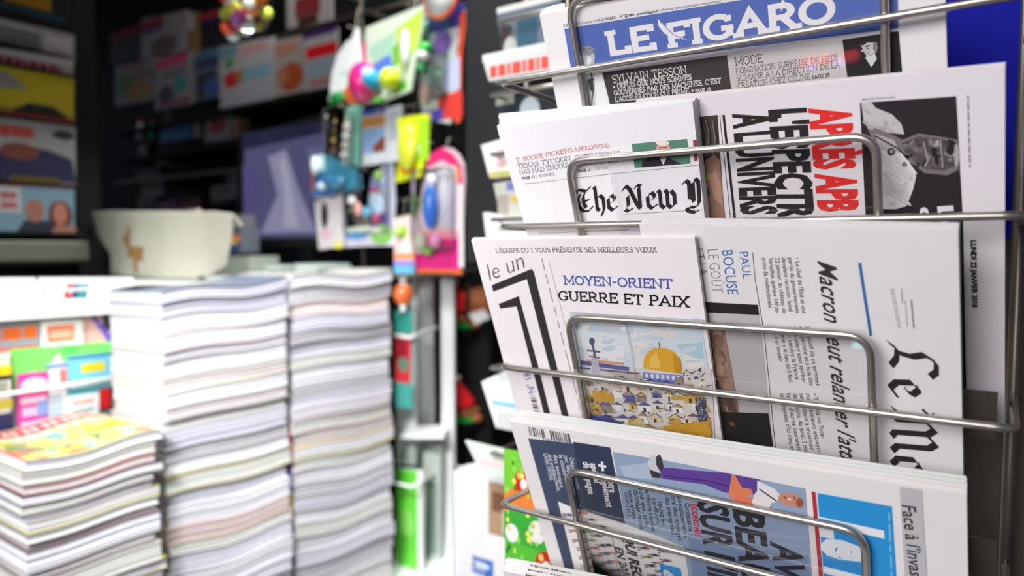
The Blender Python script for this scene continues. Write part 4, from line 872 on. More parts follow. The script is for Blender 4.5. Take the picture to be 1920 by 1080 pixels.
lw('car magazine with big red lettering on the left wall', [(-40, 200), (142, 236), (142, 350), (-40, 330)], .05, (146, 142, 142), ('b', 0, 0, 1, .1, (120, 40, 30)), ('g', .12, .16, .56, .34, 1, (170, 24, 26), .9), ('e', .86, .25, .12, .07, (40, 40, 46)), ('p', [(.1, .95), (.12, .6), (.4, .45), (.7, .5), (.95, .6), (.98, .95)], (40, 38, 70)), ('e', .4, .55, .2, .12, (110, 60, 50)), ('b', .3, .9, .8, 1, (100, 84, 30)))
lw('pale blue magazine showing two faces, lowest on the left wall', [(-40, 344), (140, 350), (140, 434), (-40, 434)], .06, (110, 138, 152), ('b', .0, .0, 1, .07, (110, 40, 50)), ('b', .2, .1, .42, .6, (176, 170, 172)), ('g', .22, .15, .38, .55, 2, (150, 30, 40), .7), ('p', [(.36, 1), (.45, .75), (.75, .75), (.85, 1)], (34, 38, 54)), ('e', .56, .55, .1, .24, (150, 98, 84)), ('e', .83, .62, .13, .3, (80, 34, 30)), ('e', .83, .6, .08, .24, (170, 110, 92)), ('p', [(.72, 1), (.78, .85), (1, .85), (1, 1)], (150, 104, 88)))
tr = thing('magazine_rack', 'black tiered rack holding the covers on the left wall', 'magazine rack', LEFT)
bm = inkbm(); box(bm, LEFT - U * .09 - W * .5, W * .598, U * .06, Z * 1.9); link('back_panel', bm, 'black', tr)
for k, (y, d) in enumerate(((62, .004), (106, .019), (140, .034), (232, .044), (346, .054), (437, .064))):
    r = wref(120, y, d); p = at(*r); bm = inkbm()
    box(bm, Vec((LEFT.x, LEFT.y, p.z - .006 if k else p.z)) - U * .03 - W * .5, W * .598, U * (d + .042), Z * .006); link('tier', bm, 'black', tr)
r = wref(60, 437, .08)
zl = at(60, 490, r[2]).z; bm = inkbm(); box(bm, Vec((LEFT.x, LEFT.y, zl - .008)) - U * .03 - W * .5, W * .598, U * .115, Z * .006); link('tier', bm, 'black', tr)
bm = inkbm(); box(bm, Vec((LEFT.x, LEFT.y, zl)) - U * .027 - W * .5, W * .598, U * .115, Z * .055, (98, 102, 88), .004)
tag(link('box_ledge', bm, 'counter'), 'long pale box on the lowest tier below the two-faces magazine', 'box')

# back wall: shelves, magazines, television
def bref(x, y, d):
    A = BACK + N * d; r = ray(x, y); t = N.dot(A - CAM) / N.dot(r); k = CAM + r * t; return (x, y, k.y)
GB = 'magazines on the back shelves'
def bw(label, pts, d, col, *ops, g=GB): card('magazine', label, 'magazine', 'U', bref(420, 150, d), pts, .008, col, F_(*ops), 'gloss', g)
bw('green and orange nature magazine, leftmost of the lower back row', rect(216, 124, 288, 200, -.2), .02, (120, 130, 126), ('b', .2, .05, .8, .2, (130, 84, 90)), ('e', .3, .5, .25, .25, (80, 110, 40)), ('e', .6, .75, .35, .2, (150, 110, 30)), ('b', .5, .25, .9, .55, (130, 100, 84)))
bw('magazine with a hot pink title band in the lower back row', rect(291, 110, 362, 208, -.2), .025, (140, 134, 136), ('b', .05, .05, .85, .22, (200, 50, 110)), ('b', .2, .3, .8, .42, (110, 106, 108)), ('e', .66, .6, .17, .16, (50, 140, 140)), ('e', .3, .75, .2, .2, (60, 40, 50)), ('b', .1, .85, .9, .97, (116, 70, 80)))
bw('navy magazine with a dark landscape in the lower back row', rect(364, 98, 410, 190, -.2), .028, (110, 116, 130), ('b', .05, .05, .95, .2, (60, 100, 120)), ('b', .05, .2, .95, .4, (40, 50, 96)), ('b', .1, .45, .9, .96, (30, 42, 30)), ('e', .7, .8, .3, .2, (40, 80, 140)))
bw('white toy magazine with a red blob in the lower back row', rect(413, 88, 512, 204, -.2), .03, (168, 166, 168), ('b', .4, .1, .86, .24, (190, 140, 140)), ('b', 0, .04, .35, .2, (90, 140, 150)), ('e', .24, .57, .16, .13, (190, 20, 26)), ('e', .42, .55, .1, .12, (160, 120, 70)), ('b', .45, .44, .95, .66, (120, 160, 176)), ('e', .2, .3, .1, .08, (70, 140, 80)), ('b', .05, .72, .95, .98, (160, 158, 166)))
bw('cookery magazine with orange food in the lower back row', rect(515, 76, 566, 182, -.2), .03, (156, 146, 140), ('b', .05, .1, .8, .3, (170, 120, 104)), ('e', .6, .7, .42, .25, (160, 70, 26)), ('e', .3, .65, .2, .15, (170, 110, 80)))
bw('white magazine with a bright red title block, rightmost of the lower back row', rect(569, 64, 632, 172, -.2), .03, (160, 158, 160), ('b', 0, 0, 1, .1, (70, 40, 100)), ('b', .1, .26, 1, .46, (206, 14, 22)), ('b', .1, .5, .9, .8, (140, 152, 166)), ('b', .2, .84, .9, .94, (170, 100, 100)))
GB2 = 'magazines on the upper back shelf'
bw('black magazine with a dark red title, leftmost on the upper back shelf', rect(208, 62, 262, 120, -.2), .0, (16, 15, 16), ('b', .05, .05, .95, .25, (130, 24, 34)), g=GB2)
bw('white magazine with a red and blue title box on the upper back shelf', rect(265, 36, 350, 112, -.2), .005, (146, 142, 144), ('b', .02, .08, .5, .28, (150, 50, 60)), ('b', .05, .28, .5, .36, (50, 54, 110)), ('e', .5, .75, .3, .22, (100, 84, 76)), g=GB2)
bw('tan magazine half hidden on the upper back shelf', rect(352, 26, 374, 106, -.2), .006, (130, 100, 50), ('b', 0, .0, .6, .4, (170, 166, 160)), g=GB2)
bw('black magazine with a red title beside the hanging bag of balls', rect(376, 20, 425, 100, -.2), .007, (24, 22, 26), ('b', .0, .1, .8, .24, (150, 40, 46)), ('b', .0, .26, .8, .36, (30, 34, 80)), g=GB2)
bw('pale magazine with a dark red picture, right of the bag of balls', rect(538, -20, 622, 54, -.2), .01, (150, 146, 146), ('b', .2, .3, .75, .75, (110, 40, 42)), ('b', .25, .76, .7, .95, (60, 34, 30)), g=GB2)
bs = thing('wall_shelf', 'black shelf unit along the back wall carrying the covers', 'shelves', BACK - U * .1)
for (x, y, d, hh, m_) in ((420, 206, .045, .012, 'black'), (420, 94, .02, .012, 'dullsteel'), (420, 270, .03, .012, 'black'), (420, 318, .03, .01, 'dullsteel')):
    p = at(*bref(x, y, d)); bm = inkbm(); box(bm, Vec((BACK.x, BACK.y, p.z - hh)) + N * d - U * .85, U * 1.75, W * .24, Z * hh); link('shelf_board', bm, m_, bs)
bm = inkbm(); box(bm, BACK + W * .26 - U * .9, U * 1.85, W * .02, Z * 2.3); link('back_panel', bm, 'black', bs)
def standing(name, label, cat, x, y0, y1, wpx, d, col, cap=None, prof=None, group=None):
    """small round-bodied object on a back shelf"""
    a = at(*bref(x, y1, d)); b = at(*bref(x, y0, d)); h = b.z - a.z; w = wpx * a.y / F / 2
    o = thing(name, label, cat, a, group); bm = inkbm()
    lathe(bm, a, Z, [(w * r, h * k) for r, k in (prof or ((.9, 0), (1, .03), (1, .62), (.45, .78), (.42, .8)))], col); link('body', bm, 'toy', o, True)
    if cap:
        bm = inkbm(); lathe(bm, a + Z * h * (.8 if not prof else prof[-1][1]), Z, [(w * .48, 0), (w * .48, h * .16), (w * .3, h * .2)], cap); link('cap', bm, 'toy', o, True)
d_ = -.01
standing('bottle', 'white bottle with a red cap on the back shelf', 'bottle', 264, 222, 262, 14, d_, (200, 200, 204), (170, 50, 50))
standing('bottle', 'teal bottle beside the white one on the back shelf', 'bottle', 286, 222, 262, 13, d_, (60, 150, 140), (150, 50, 60))
standing('bottle', 'white flask right of the blue box on the back shelf', 'bottle', 372, 218, 258, 14, d_, (200, 198, 204), (160, 60, 60))
def bbox(name, label, x0, y0, x1, y1, d, col, *ops, dep=.05, m='gloss', cat='box', group=None):
    card(name, label, cat, 'U', bref((x0 + x1) / 2, (y0 + y1) / 2, d), rect(x0, y0, x1, y1, -.15), dep, col, F_(*ops), m, group)
bbox('gift_box', 'blue and pink box with a white top on the back shelf', 300, 230, 358, 268, d_, (40, 120, 176), ('b', 0, 0, 1, .34, (200, 90, 130)))
standing('figurine', 'pale figurine on the blue and pink box', 'figurine', 320, 202, 228, 26, -.03, (150, 140, 142), None, ((1, 0), (.7, .3), (.4, .55), (.6, .75), (.3, 1)))
bbox('carton', 'white carton with a red splash on the back shelf', 384, 222, 432, 268, d_, (190, 182, 180), ('e', .5, .4, .35, .3, (190, 20, 24)), ('b', 0, 0, 1, .2, (130, 126, 124)))
bbox('carton', 'tan carton right of the red splash one', 434, 222, 448, 262, d_, (170, 130, 104))
for lb_, x0, y0, x1, y1, c, c2 in (('small dark carton with pale label on the lower back shelf', 258, 272, 276, 300, (60, 58, 66), (150, 146, 150)), ('tiny white carton on the lower back shelf', 292, 290, 310, 310, (150, 146, 140), (120, 118, 110)), ('blue-grey packet low on the back wall', 256, 322, 300, 338, (50, 52, 64), (90, 90, 100)), ('violet packet just above the stained cloth', 290, 380, 335, 396, (110, 40, 130), (150, 110, 170)), ('green packet just above the stained cloth', 258, 372, 292, 394, (30, 70, 30), (90, 90, 40)), ('white and orange packet above the green one', 266, 346, 306, 372, (120, 120, 140), (150, 100, 40)), ('red packet beside the violet one', 338, 376, 376, 394, (150, 30, 50), (90, 20, 40)), ('crumpled white packet near the television', 425, 320, 448, 342, (190, 190, 186), (150, 150, 146)), ('pale grey packet below the crumpled white one', 396, 350, 444, 382, (150, 150, 146), (110, 110, 104))):
    bbox('packet', lb_, x0, y0, x1, y1, -.06, c, ('b', .2, .2, .8, .6, c2), group='packets on the lower back shelves')
for k, y in enumerate((312, 340, 374, 396)):
    p = at(*bref(350, y, -.06)); bm = inkbm(); box(bm, Vec((BACK.x, BACK.y, p.z - .016)) - N * .055 - U * .75, U * .78, W * .14, Z * .006); link('shelf_board', bm, 'black', bs)
# television on the worktop
TVr = (540, 330, 2.16)
tv = thing('television', 'black flat television showing a lilac-grey picture, behind the hanging toys', 'television', at(560, 480, 2.16))
card('housing', None, None, 'U', TVr, [(446, 256), (640, 204), (640, 462), (446, 462)], .035, (10, 10, 12), None, 'black', parent=tv)
def screen(s):
    s.fp([(.0, .0), (1, 0), (1, .1), (0, .16)], (26, 26, 60))
    s.fp([(.3, .25), (.5, .2), (.62, .55), (.8, .95), (.2, .95), (.4, .6)], (150, 148, 182)); s.fp([(.42, .3), (.5, .28), (.56, .6), (.62, .9), (.46, .9), (.48, .6)], (176, 176, 200)); s.fp([(0, .3), (.2, .35), (.25, .7), (0, .8)], (84, 80, 132)); s.fp([(.7, .2), (1, .25), (1, .7), (.84, .6)], (110, 104, 150)); s.fp([(.74, .5), (.9, .55), (.92, .68), (.8, .66)], (96, 72, 118))
sc_ = at(*TVr) + N * .0012
q = sc_ - CAM; q = CAM + q
card('screen', None, None, 'U', (540, 330, sc_.y), [(458, 268), (628, 222), (628, 446), (458, 446)], .001, (84, 84, 124), screen, 'screen', parent=tv)
bm = inkbm(); p = at(560, 463, 2.175); box(bm, Vec((p.x, p.y, CT + .004)) - U * .02 + W * .01, U * .05, W * .02, Z * (p.z - CT + .01)); link('neck', bm, 'black', tv)
bm = inkbm(); box(bm, Vec((p.x, p.y, CT + .001)) - U * .12 - W * .05, U * .24, W * .14, Z * .012, bev=.003); link('foot', bm, 'black', tv)
# stained white cloth over a chair back, boxes beside it
def cloth():
    R0 = (290, 450, 1.80); O = at(*R0); bm = inkbm()
    s = Sheet(O, U, -Z, N, (0, 0, 1, 1), .004, (186, 184, 168)); s.bm.free()
    top = [(158, 396), (200, 393), (260, 394), (320, 394), (365, 395), (400, 394), (428, 398)]
    mid = [(170, 440), (205, 440), (260, 440), (320, 440), (362, 440), (385, 440), (420, 440)]
    low = [(200, 478), (222, 478), (262, 484), (320, 484), (360, 484), (384, 480), (410, 476)]
    bot = [(208, 526), (226, 532), (266, 534), (316, 534), (352, 528), (374, 518), (402, 500)]
    dep = [(.02, .008, -.01, -.015, .0, .004, .01), (.018, .008, -.012, -.01, .004, .012, .02), (.01, .0, -.02, -.012, .006, .02, .024), (.0, -.01, -.02, -.02, .0, .02, .03)]
    g = [[bm.verts.new(O + U * s.px(*p).x - Z * s.px(*p).y - N * d) for p, d in zip(row, dr)] for row, dr in zip((top, mid, low, bot), dep)]
    for v in g[3]: v.co.z = max(v.co.z, CT + .008)
    back = [bm.verts.new(v.co - N * .03 - Z * .03) for v in g[0]]
    rows = [back] + g
    for A, B in zip(rows, rows[1:]):
        for i in range(6): paint(bm, [bm.faces.new((A[i], A[i + 1], B[i + 1], B[i]))], (186, 184, 168))
    bmesh.ops.recalc_face_normals(bm, faces=bm.faces)
    bmesh.ops.subdivide_edges(bm, edges=bm.edges[:], cuts=5, use_grid_fill=True)
    L = bm.loops.layers.float_color['ink']
    for f in bm.faces:
        d = f.calc_center_median() - O; x, y = d.dot(U), -d.z
        for cx, cy, rx, ry in stains:
            if ((x - cx) / rx) ** 2 + ((y - cy) / ry) ** 2 < 1:
                for l in f.loops: l[L] = (*lin((150, 112, 62)), 1)
    return bm, s
_s = Sheet(at(290, 450, 1.80), U, -Z, N, (0, 0, 1, 1), .001, (0, 0, 0))
k_ = 1.80 / F
stains = [(*_s.px(*p), rx * k_ * 1.5, ry * k_) for p, rx, ry in (((246, 446), 13, 20), ((254, 472), 12, 14), ((270, 478), 10, 20), ((268, 500), 9, 14))]
bm, _ = cloth(); o = link('draped_cloth', bm, 'cloth', None, True)
o.modifiers.new('soft', 'SUBSURF').render_levels = 1; sm = o.modifiers.new('thick', 'SOLIDIFY'); sm.thickness = .004
tag(o, 'off-white cloth with brown stains draped behind the counter, left of the television', 'cloth')
bm = inkbm()
a = O_c = at(290, 450, 1.80) - N * .05; a = a - U * .14 + Z * .07; b = a + U * .27
for q in (a, b): tube(bm, [Vec((q.x, q.y, CT + .001)), q], .010, 10)
tube(bm, [a, b], .010, 10)
tag(link('chair_frame', bm, 'dullsteel', None, True), 'metal chair back under the stained cloth', 'chair')
card('carton', 'carton with an orange and yellow label between the cloth and the television', 'box', 'U', (425, 440, 2.05), rect(406, 428, 452, 476, -.05), .06, (90, 94, 104), F_(('b', .15, .3, .95, .52, (220, 120, 60)), ('b', .15, .46, .8, .62, (226, 180, 60)), ('b', .2, .7, .9, .95, (50, 70, 110))), 'gloss')
card('carton', 'grey carton standing on the orange-labelled one', 'box', 'U', (425, 415, 2.05), rect(412, 404, 450, 427, -.05), .05, (100, 100, 104), F_(('b', .3, .1, .9, .4, (140, 110, 40))), 'gloss')
bm = inkbm(); p = at(425, 479, 2.05); q = Vec((p.x, p.y, CT)); box(bm, q - U * .09, U * .2, W * .1, Z * (p.z - CT - .002), (150, 156, 146)); tag(link('paper_ream', bm, 'counter'), 'pale green-white ream of paper under the orange-labelled carton', 'paper')
for k, (x, y, w, lb_) in enumerate(((600, 494, 60, 'white-green paper pile under the hanging toys on the worktop'), (500, 497, 90, 'flat paper pile below the television on the worktop'))):
    p = at(x, y, 1.98 + .12 * k); bm = inkbm(); r = random.Random(k)
    for j in range(5): z = CT + (max(.012, p.z - CT)) * j / 5; o_ = r.uniform(-.008, .008); box(bm, Vec((p.x, p.y, z)) - U * (w * .0008 + o_) - W * .05, U * w * .0016, W * .12, Z * max(.002, (p.z - CT) / 5 - .0003), (206 - j * 3, 214 - j * 2, 200))
    tag(link('paper_pile', bm, 'edge'), lb_, 'paper')

# ------------------------------------------------------------ white stand at the end of the counter
st = thing('display_stand', 'tall white post stand between the stacks and the newspaper rack', 'display stand', at(812, 465, 1.98) * 1)
st.location.z = 0
def upr(x0, x1, Y, ytop, m='white', dep=.05):
    a = at(x0, ytop, Y); w = (x1 - x0) * Y / F
    bm = inkbm(); box(bm, Vec((a.x, a.y, 0)), Vec((w, 0, 0)), Vec((0, dep, 0)), Z * a.z, bev=.003); return bm
link('post', upr(826, 851, 1.98, 516), 'white', st)
link('side_panel', upr(786, 812, 2.06, 520), 'white', st); link('side_panel', upr(768, 784, 2.12, 520), 'white', st)
a = at(770, 512, 2.0); bm = inkbm(); box(bm, Vec((a.x - .05, a.y - .03, a.z - .01)), Vec((.20, 0, 0)), Vec((0, .2, 0)), Z * .012); link('top_board', bm, 'dullsteel', st)
for y, x0, x1, z_ in ((905, 735, 808, 26), (628, 735, 800, 18)):
    a, b, c = at(x0, y, 1.86), at((x0 + x1) / 2, y + z_ * .3, 1.80), at(x1, y - z_ * .5, 1.93); d = at(820, y - z_, 1.99); bm = inkbm()
    tube(bm, [a, b, c, Vec((d.x, d.y, c.z))], .0042, 8); link('wire_loop', bm, 'white', st, True)
a = at(790, 820, 1.9); bm = inkbm(); box(bm, Vec((a.x - .055, a.y - .02, a.z)), Vec((.12, 0, 0)), Vec((0, .13, 0)), Z * .008, bev=.002); link('shelf', bm, 'white', st)
a = at(760, 1085, 1.84); bm = inkbm(); box(bm, Vec((a.x - .05, a.y - .05, a.z - .01)), Vec((.2, 0, 0)), Vec((0, .25, 0)), Z * .01, bev=.002); link('shelf', bm, 'white', st)
GS = 'magazines in the white stand'
card('magazine', 'fresh green magazine low in the white stand beside the right-hand stack', 'magazine', 'U', (768, 970, 1.9), [(744, 878), (792, 884), (790, 1082), (744, 1076)], .012, (112, 222, 70), F_(('b', .8, 0, 1, 1, (236, 240, 236)), ('e', .4, .5, .3, .12, (150, 236, 110))), group=GS, edge=(236, 238, 236))
card('magazine', 'white magazine leaning behind the fresh green one', 'magazine', 'U', (765, 870, 1.95), [(744, 758), (776, 750), (774, 870), (744, 872)], .012, (226, 232, 228), F_(('b', .1, .8, .9, .95, (196, 206, 200))), group=GS)
card('magazine', 'large pale grey magazine at the right of the white stand', 'magazine', 'U', (800, 950, 1.97), [(794, 830), (826, 826), (824, 1082), (794, 1084)], .012, (206, 214, 208), F_(('b', .0, .0, 1, .1, (150, 156, 152)), ('b', .2, .3, .8, .8, (160, 176, 168))), group=GS)
card('hanging_packet', 'tall red and teal packet below the orange ball', 'packet', 'U', (756, 680, 1.84), [(741, 590), (772, 584), (768, 756), (741, 762)], .02, (200, 50, 60), F_(('b', 0, 0, 1, .24, (50, 150, 136)), ('b', .1, .3, .7, .5, (150, 30, 44)), ('e', .5, .55, .3, .08, (90, 130, 110)), ('b', 0, .74, 1, 1, (70, 160, 150))), 'gloss', edge=(200, 220, 214))
o = thing('toy_ball', 'small glossy orange ball with a clear wrapper at the stand, below the narrow packet', 'ball', at(756, 580, 1.83))
bm = inkbm(); c = at(756, 552, 1.83); ball(bm, c, .026, .02, .031, (240, 120, 60)); link('ball', bm, 'toy', o, True)
bm = inkbm(); lathe(bm, c + Z * .024, Z, [(.012, 0), (.006, .012), (.014, .022)], (240, 240, 236)); link('wrapper_top', bm, 'toy', o, True)
bm = inkbm(); lathe(bm, c - Z * .028, -Z, [(.012, 0), (.006, .01), (.013, .018)], (226, 236, 236)); link('wrapper_bottom', bm, 'toy', o, True)

# ------------------------------------------------------------ toys hanging on a wire panel above the counter
YT = 1.86
tp = thing('wire_stand', 'grey wire panel on the counter carrying the hanging toy packets', 'display panel', Vec((at(745, 465, YT + .1).x, at(745, 465, YT + .1).y, 0)))
def tref(d=0):
    A = at(735, 250, YT) + N * d; return A
def tpt(x, y, d=0):
    A = tref(d); r = ray(x, y); t = N.dot(A - CAM) / N.dot(r); return CAM + r * t
bm = inkbm()
A0, B0 = tpt(668, 60, -.05), tpt(845, 20, -.05)
for u in (.02, .25):
    q = A0 + U * u; tube(bm, [Vec((q.x, q.y, 1.142)), Vec((q.x, q.y, A0.z + .12))], .005, 8); link('upright', bm, 'dullsteel', tp, True); bm = inkbm()
bm.free()
for y in (30, 215, 285, 380):
    q = tpt(668, y, -.05); bm = inkbm(); tube(bm, [q - U * .05, q + U * .29], .004, 8); link('cross_wire', bm, 'dullsteel', tp, True)
def peg(x, y):
    q = tpt(x, y, 0); z = min((tpt(668, yy, -.05).z for yy in (30, 215, 285, 380)), key=lambda v: abs(v - q.z))
    bm = inkbm(); tube(bm, [Vec((q.x, q.y, z)) - N * .05, Vec((q.x, q.y, z)) - N * .01, q + Z * .004, q + N * .03 + Z * .002], .0022, 6, col=(200, 206, 200)); link('peg', bm, 'dullsteel', tp, True)
def pack(name, label, pts, d, col, ops, extra=(), film=None, thick=.006, m='gloss', cat='toy packet', pegat=None):
    """a hanging packet: printed card, moulded pieces standing off it, clear blister"""
    A = tref(d); cx = sum(p[0] for p in pts) / len(pts); cy = sum(p[1] for p in pts) / len(pts)
    A = tpt(cx, cy, d); root = thing(name, label, cat, A, 'hanging toy packets')
    s = card('backing_card', None, None, 'U', (cx, cy, A.y), pts, thick, col, F_(*ops), m, parent=root)
    for e in extra:
        nm, x, y, rx, ry, rz, c = e[:7]; bm = inkbm(); q = tpt(x, y, d); k = q.y / F
        ball(bm, q + N * (rz * k), rx * k, rz * k, ry * k, c, 14, (U * .98, N, Z)); link(nm, bm, 'toy', root, True)
    if film:
        x0, y0, x1, y1, dp = film; a = tpt(x0, y0, d); w = (tpt(x1, y0, d) - a).dot(U); h = a.z - tpt(x0, y1, d).z
        bm = inkbm(); box(bm, a, U * w, -Z * h, N * dp, bev=min(w, h) * .12); link('blister', bm, 'film', root, True)
    if pegat: peg(*pegat)
    return root
pack('toy_packet', 'white teardrop packet with a green base, leftmost of the hanging toys', [(618, 178), (622, 140), (632, 104), (648, 80), (660, 70), (664, 52), (670, 52), (671, 80), (674, 120), (672, 160), (668, 186), (640, 196), (616, 192)], 0, (240, 242, 240), [('b', .05, .82, .9, .97, (40, 150, 84)), ('b', .0, .92, .6, 1, (20, 96, 40)), ('e', .55, .58, .2, .04, (206, 226, 230)), ('b', .7, .55, .95, .72, (240, 190, 170))], (('toy_piece', 640, 186, 22, 9, 8, (30, 140, 60)),), pegat=(667, 56))
pack('toy_packet', 'pink-edged card with a pink ball toy, blue disc and orange cone', [(686, 52), (740, 30), (796, 8), (790, 60), (778, 120), (770, 170), (720, 190), (682, 196), (680, 120)], .03, (214, 226, 206), [('p', [(0, .25), (.06, .22), (.06, 1), (0, 1)], (206, 40, 120)), ('p', [(.1, .34), (.55, .2), (.5, .5), (.2, .6)], (170, 214, 190)), ('p', [(.55, .2), (.98, .04), (.9, .45), (.62, .7)], (190, 214, 80)), ('p', [(.08, .58), (.45, .46), (.55, .7), (.1, .84)], (90, 130, 220)), ('p', [(.5, .4), (.62, .34), (.6, .6), (.5, .62)], (120, 190, 70)), ('b', .5, .8, .72, .92, (110, 190, 70))],
     (('pink_ball', 700, 158, 30, 36, 26, (232, 40, 130)), ('blue_disc', 716, 154, 13, 20, 24, (50, 160, 206)), ('orange_cone', 674, 180, 18, 20, 16, (246, 110, 40)), ('orange_cone', 680, 150, 12, 18, 12, (250, 180, 80)), ('yellow_ball', 745, 152, 21, 21, 20, (214, 232, 30)), ('green_piece', 718, 190, 12, 6, 10, (96, 196, 60)), ('pale_tube', 766, 92, 10, 34, 9, (238, 244, 236))), pegat=(778, 18))
pack('toy_packet', 'violet-topped card with a green figure and orange-red edge, at the right of the toys', [(792, 30), (858, 6), (876, 24), (866, 66), (856, 90), (852, 200), (844, 232), (796, 224), (786, 180)], -.012, (206, 220, 214), [('b', .2, .0, .95, .2, (70, 60, 150)), ('p', [(.86, .1), (1, .08), (.9, .4), (.86, 1), (.74, 1)], (236, 90, 60)), ('b', .4, .74, .9, .96, (230, 70, 60)), ('b', .5, .45, .85, .72, (200, 208, 236)), ('e', .5, .3, .2, .1, (150, 110, 200)), ('b', .05, .86, .5, .96, (90, 80, 190))],
     (('green_piece', 806, 94, 16, 12, 14, (50, 206, 60)), ('green_piece', 800, 60, 9, 16, 10, (90, 190, 130)), ('green_piece', 800, 128, 10, 12, 12, (70, 200, 120)), ('white_piece', 806, 108, 12, 10, 15, (240, 244, 240)), ('face_piece', 804, 176, 13, 18, 10, (226, 190, 170))), (792, 40, 842, 190, .03), pegat=(824, 20))
o = thing('toy_paddle', 'round white paddle with an orange rim above the violet-topped card', 'toy', tpt(827, -6, .03))
bm = inkbm(); q = tpt(827, -8, .03); lathe(bm, q - N * .006, N, [(.047, 0), (.047, .008), (.05, .012), (.0, .0125)], (240, 240, 236)); link('disc', bm, 'toy', o, True)
bm = inkbm(); tube(bm, [q + (U * math.cos(k * .2618) + Z * math.sin(k * .2618)) * .051 for k in range(24)], .006, 8, True, (240, 90, 40)); link('rim', bm, 'toy', o, True)
peg(827, -12)
pack('toy_packet', 'packet of white and gold beads with a teal side', [(624, 206), (668, 196), (676, 200), (672, 330), (634, 338), (612, 330)], .0, (130, 196, 176), [('b', 0, 0, .6, .8, (196, 188, 172)), ('b', 0, .82, 1, 1, (50, 120, 140)), ('b', .62, 0, .7, 1, (150, 206, 190))],
     [('bead', 622 + (k * 17) % 36, 220 + k * 9, 7 + k % 3, 7 + k % 3, 7, ((236, 236, 226), (206, 176, 120), (226, 214, 196), (150, 120, 96))[k % 4]) for k in range(11)], (612, 206, 664, 320, .02), pegat=(650, 202))
pack('toy_packet', 'teal and blue boat packet hanging left of the beads over the television', [(584, 296), (604, 290), (664, 318), (668, 352), (600, 366), (584, 360)], .03, (60, 130, 156), [('b', 0, 0, .3, .4, (206, 230, 230)), ('b', .0, .5, .5, 1, (50, 110, 170)), ('b', .0, .1, .06, .9, (190, 100, 70))], (('blue_hull', 636, 342, 30, 12, 12, (50, 120, 160)), ('white_piece', 600, 312, 10, 16, 10, (226, 240, 240)), ('white_piece', 612, 350, 12, 8, 10, (200, 220, 236))), pegat=(655, 322))
pack('picture_packet', 'white card with a small landscape photograph, below the pink ball toy', [(680, 214), (752, 196), (750, 300), (680, 312)], .0, (226, 230, 236), [('b', 0, 0, .62, .1, (60, 90, 180)), ('b', .02, .12, .6, .32, (196, 140, 80)), ('b', .02, .34, .6, .78, (150, 186, 230)), ('p', [(.28, .66), (.5, .52), (.6, .5), (.58, .76), (.3, .78)], (140, 74, 50)), ('b', .66, .1, .96, .6, (200, 208, 222))], pegat=(716, 210))
pack('sweet_packet', 'bright yellow crimped packet with orange print', [(744, 222), (804, 212), (800, 262), (790, 330), (742, 342), (750, 280)], .03, (226, 236, 40), [('b', .1, .05, .9, .12, (206, 220, 30)), ('e', .4, .45, .3, .1, (240, 160, 50)), ('e', .35, .78, .25, .1, (240, 150, 30)), ('b', .7, .1, 1, .7, (170, 226, 50)), ('e', .6, .52, .15, .09, (250, 250, 240))], (('pillow', 772, 276, 24, 44, 12, (228, 238, 60)),), thick=.01, pegat=(776, 220))
pack('picture_packet', 'white card with a black oval, lowest left of the hanging toys', [(590, 380), (630, 366), (636, 362), (642, 372), (644, 462), (598, 468)], .0, (226, 218, 220), [('e', .35, .38, .13, .24, (40, 30, 44)), ('b', .7, .85, .95, .98, (236, 226, 90)), ('e', .4, .72, .22, .1, (232, 190, 206)), ('b', .05, .04, .9, .08, (240, 240, 240))], pegat=(630, 372))
pack('toy_packet', 'mixed pastel blister packet in the middle of the lower toys', [(648, 312), (736, 300), (740, 380), (736, 458), (646, 464), (644, 400)], -.012, (206, 208, 226), [('b', .05, .05, .4, .3, (170, 226, 130)), ('b', .4, .02, .9, .3, (150, 160, 226)), ('b', .35, .3, .7, .36, (200, 60, 100)), ('e', .2, .42, .18, .12, (240, 130, 110)), ('e', .6, .5, .2, .15, (196, 220, 236)), ('b', .5, .6, .85, .8, (90, 70, 140)), ('b', .02, .82, .98, .98, (226, 220, 240)), ('e', .75, .85, .22, .12, (150, 210, 110)), ('e', .25, .85, .25, .06, (90, 170, 226))],
     (('red_piece', 686, 392, 13, 18, 12, (240, 170, 160)), ('blue_piece', 700, 398, 9, 14, 12, (80, 180, 226)), ('white_piece', 674, 376, 16, 11, 12, (246, 246, 244)), ('yellow_piece', 688, 424, 9, 5, 9, (240, 200, 60)), ('green_piece', 716, 330, 10, 12, 9, (160, 206, 110)), ('red_piece', 712, 410, 8, 10, 8, (190, 60, 110))), (650, 316, 734, 440, .03), pegat=(690, 318))
pts = [(800, 318), (806, 298), (816, 284), (830, 276), (846, 278), (860, 290), (869, 310), (871, 340), (868, 400), (862, 460), (858, 512), (812, 512), (770, 506), (776, 430)]
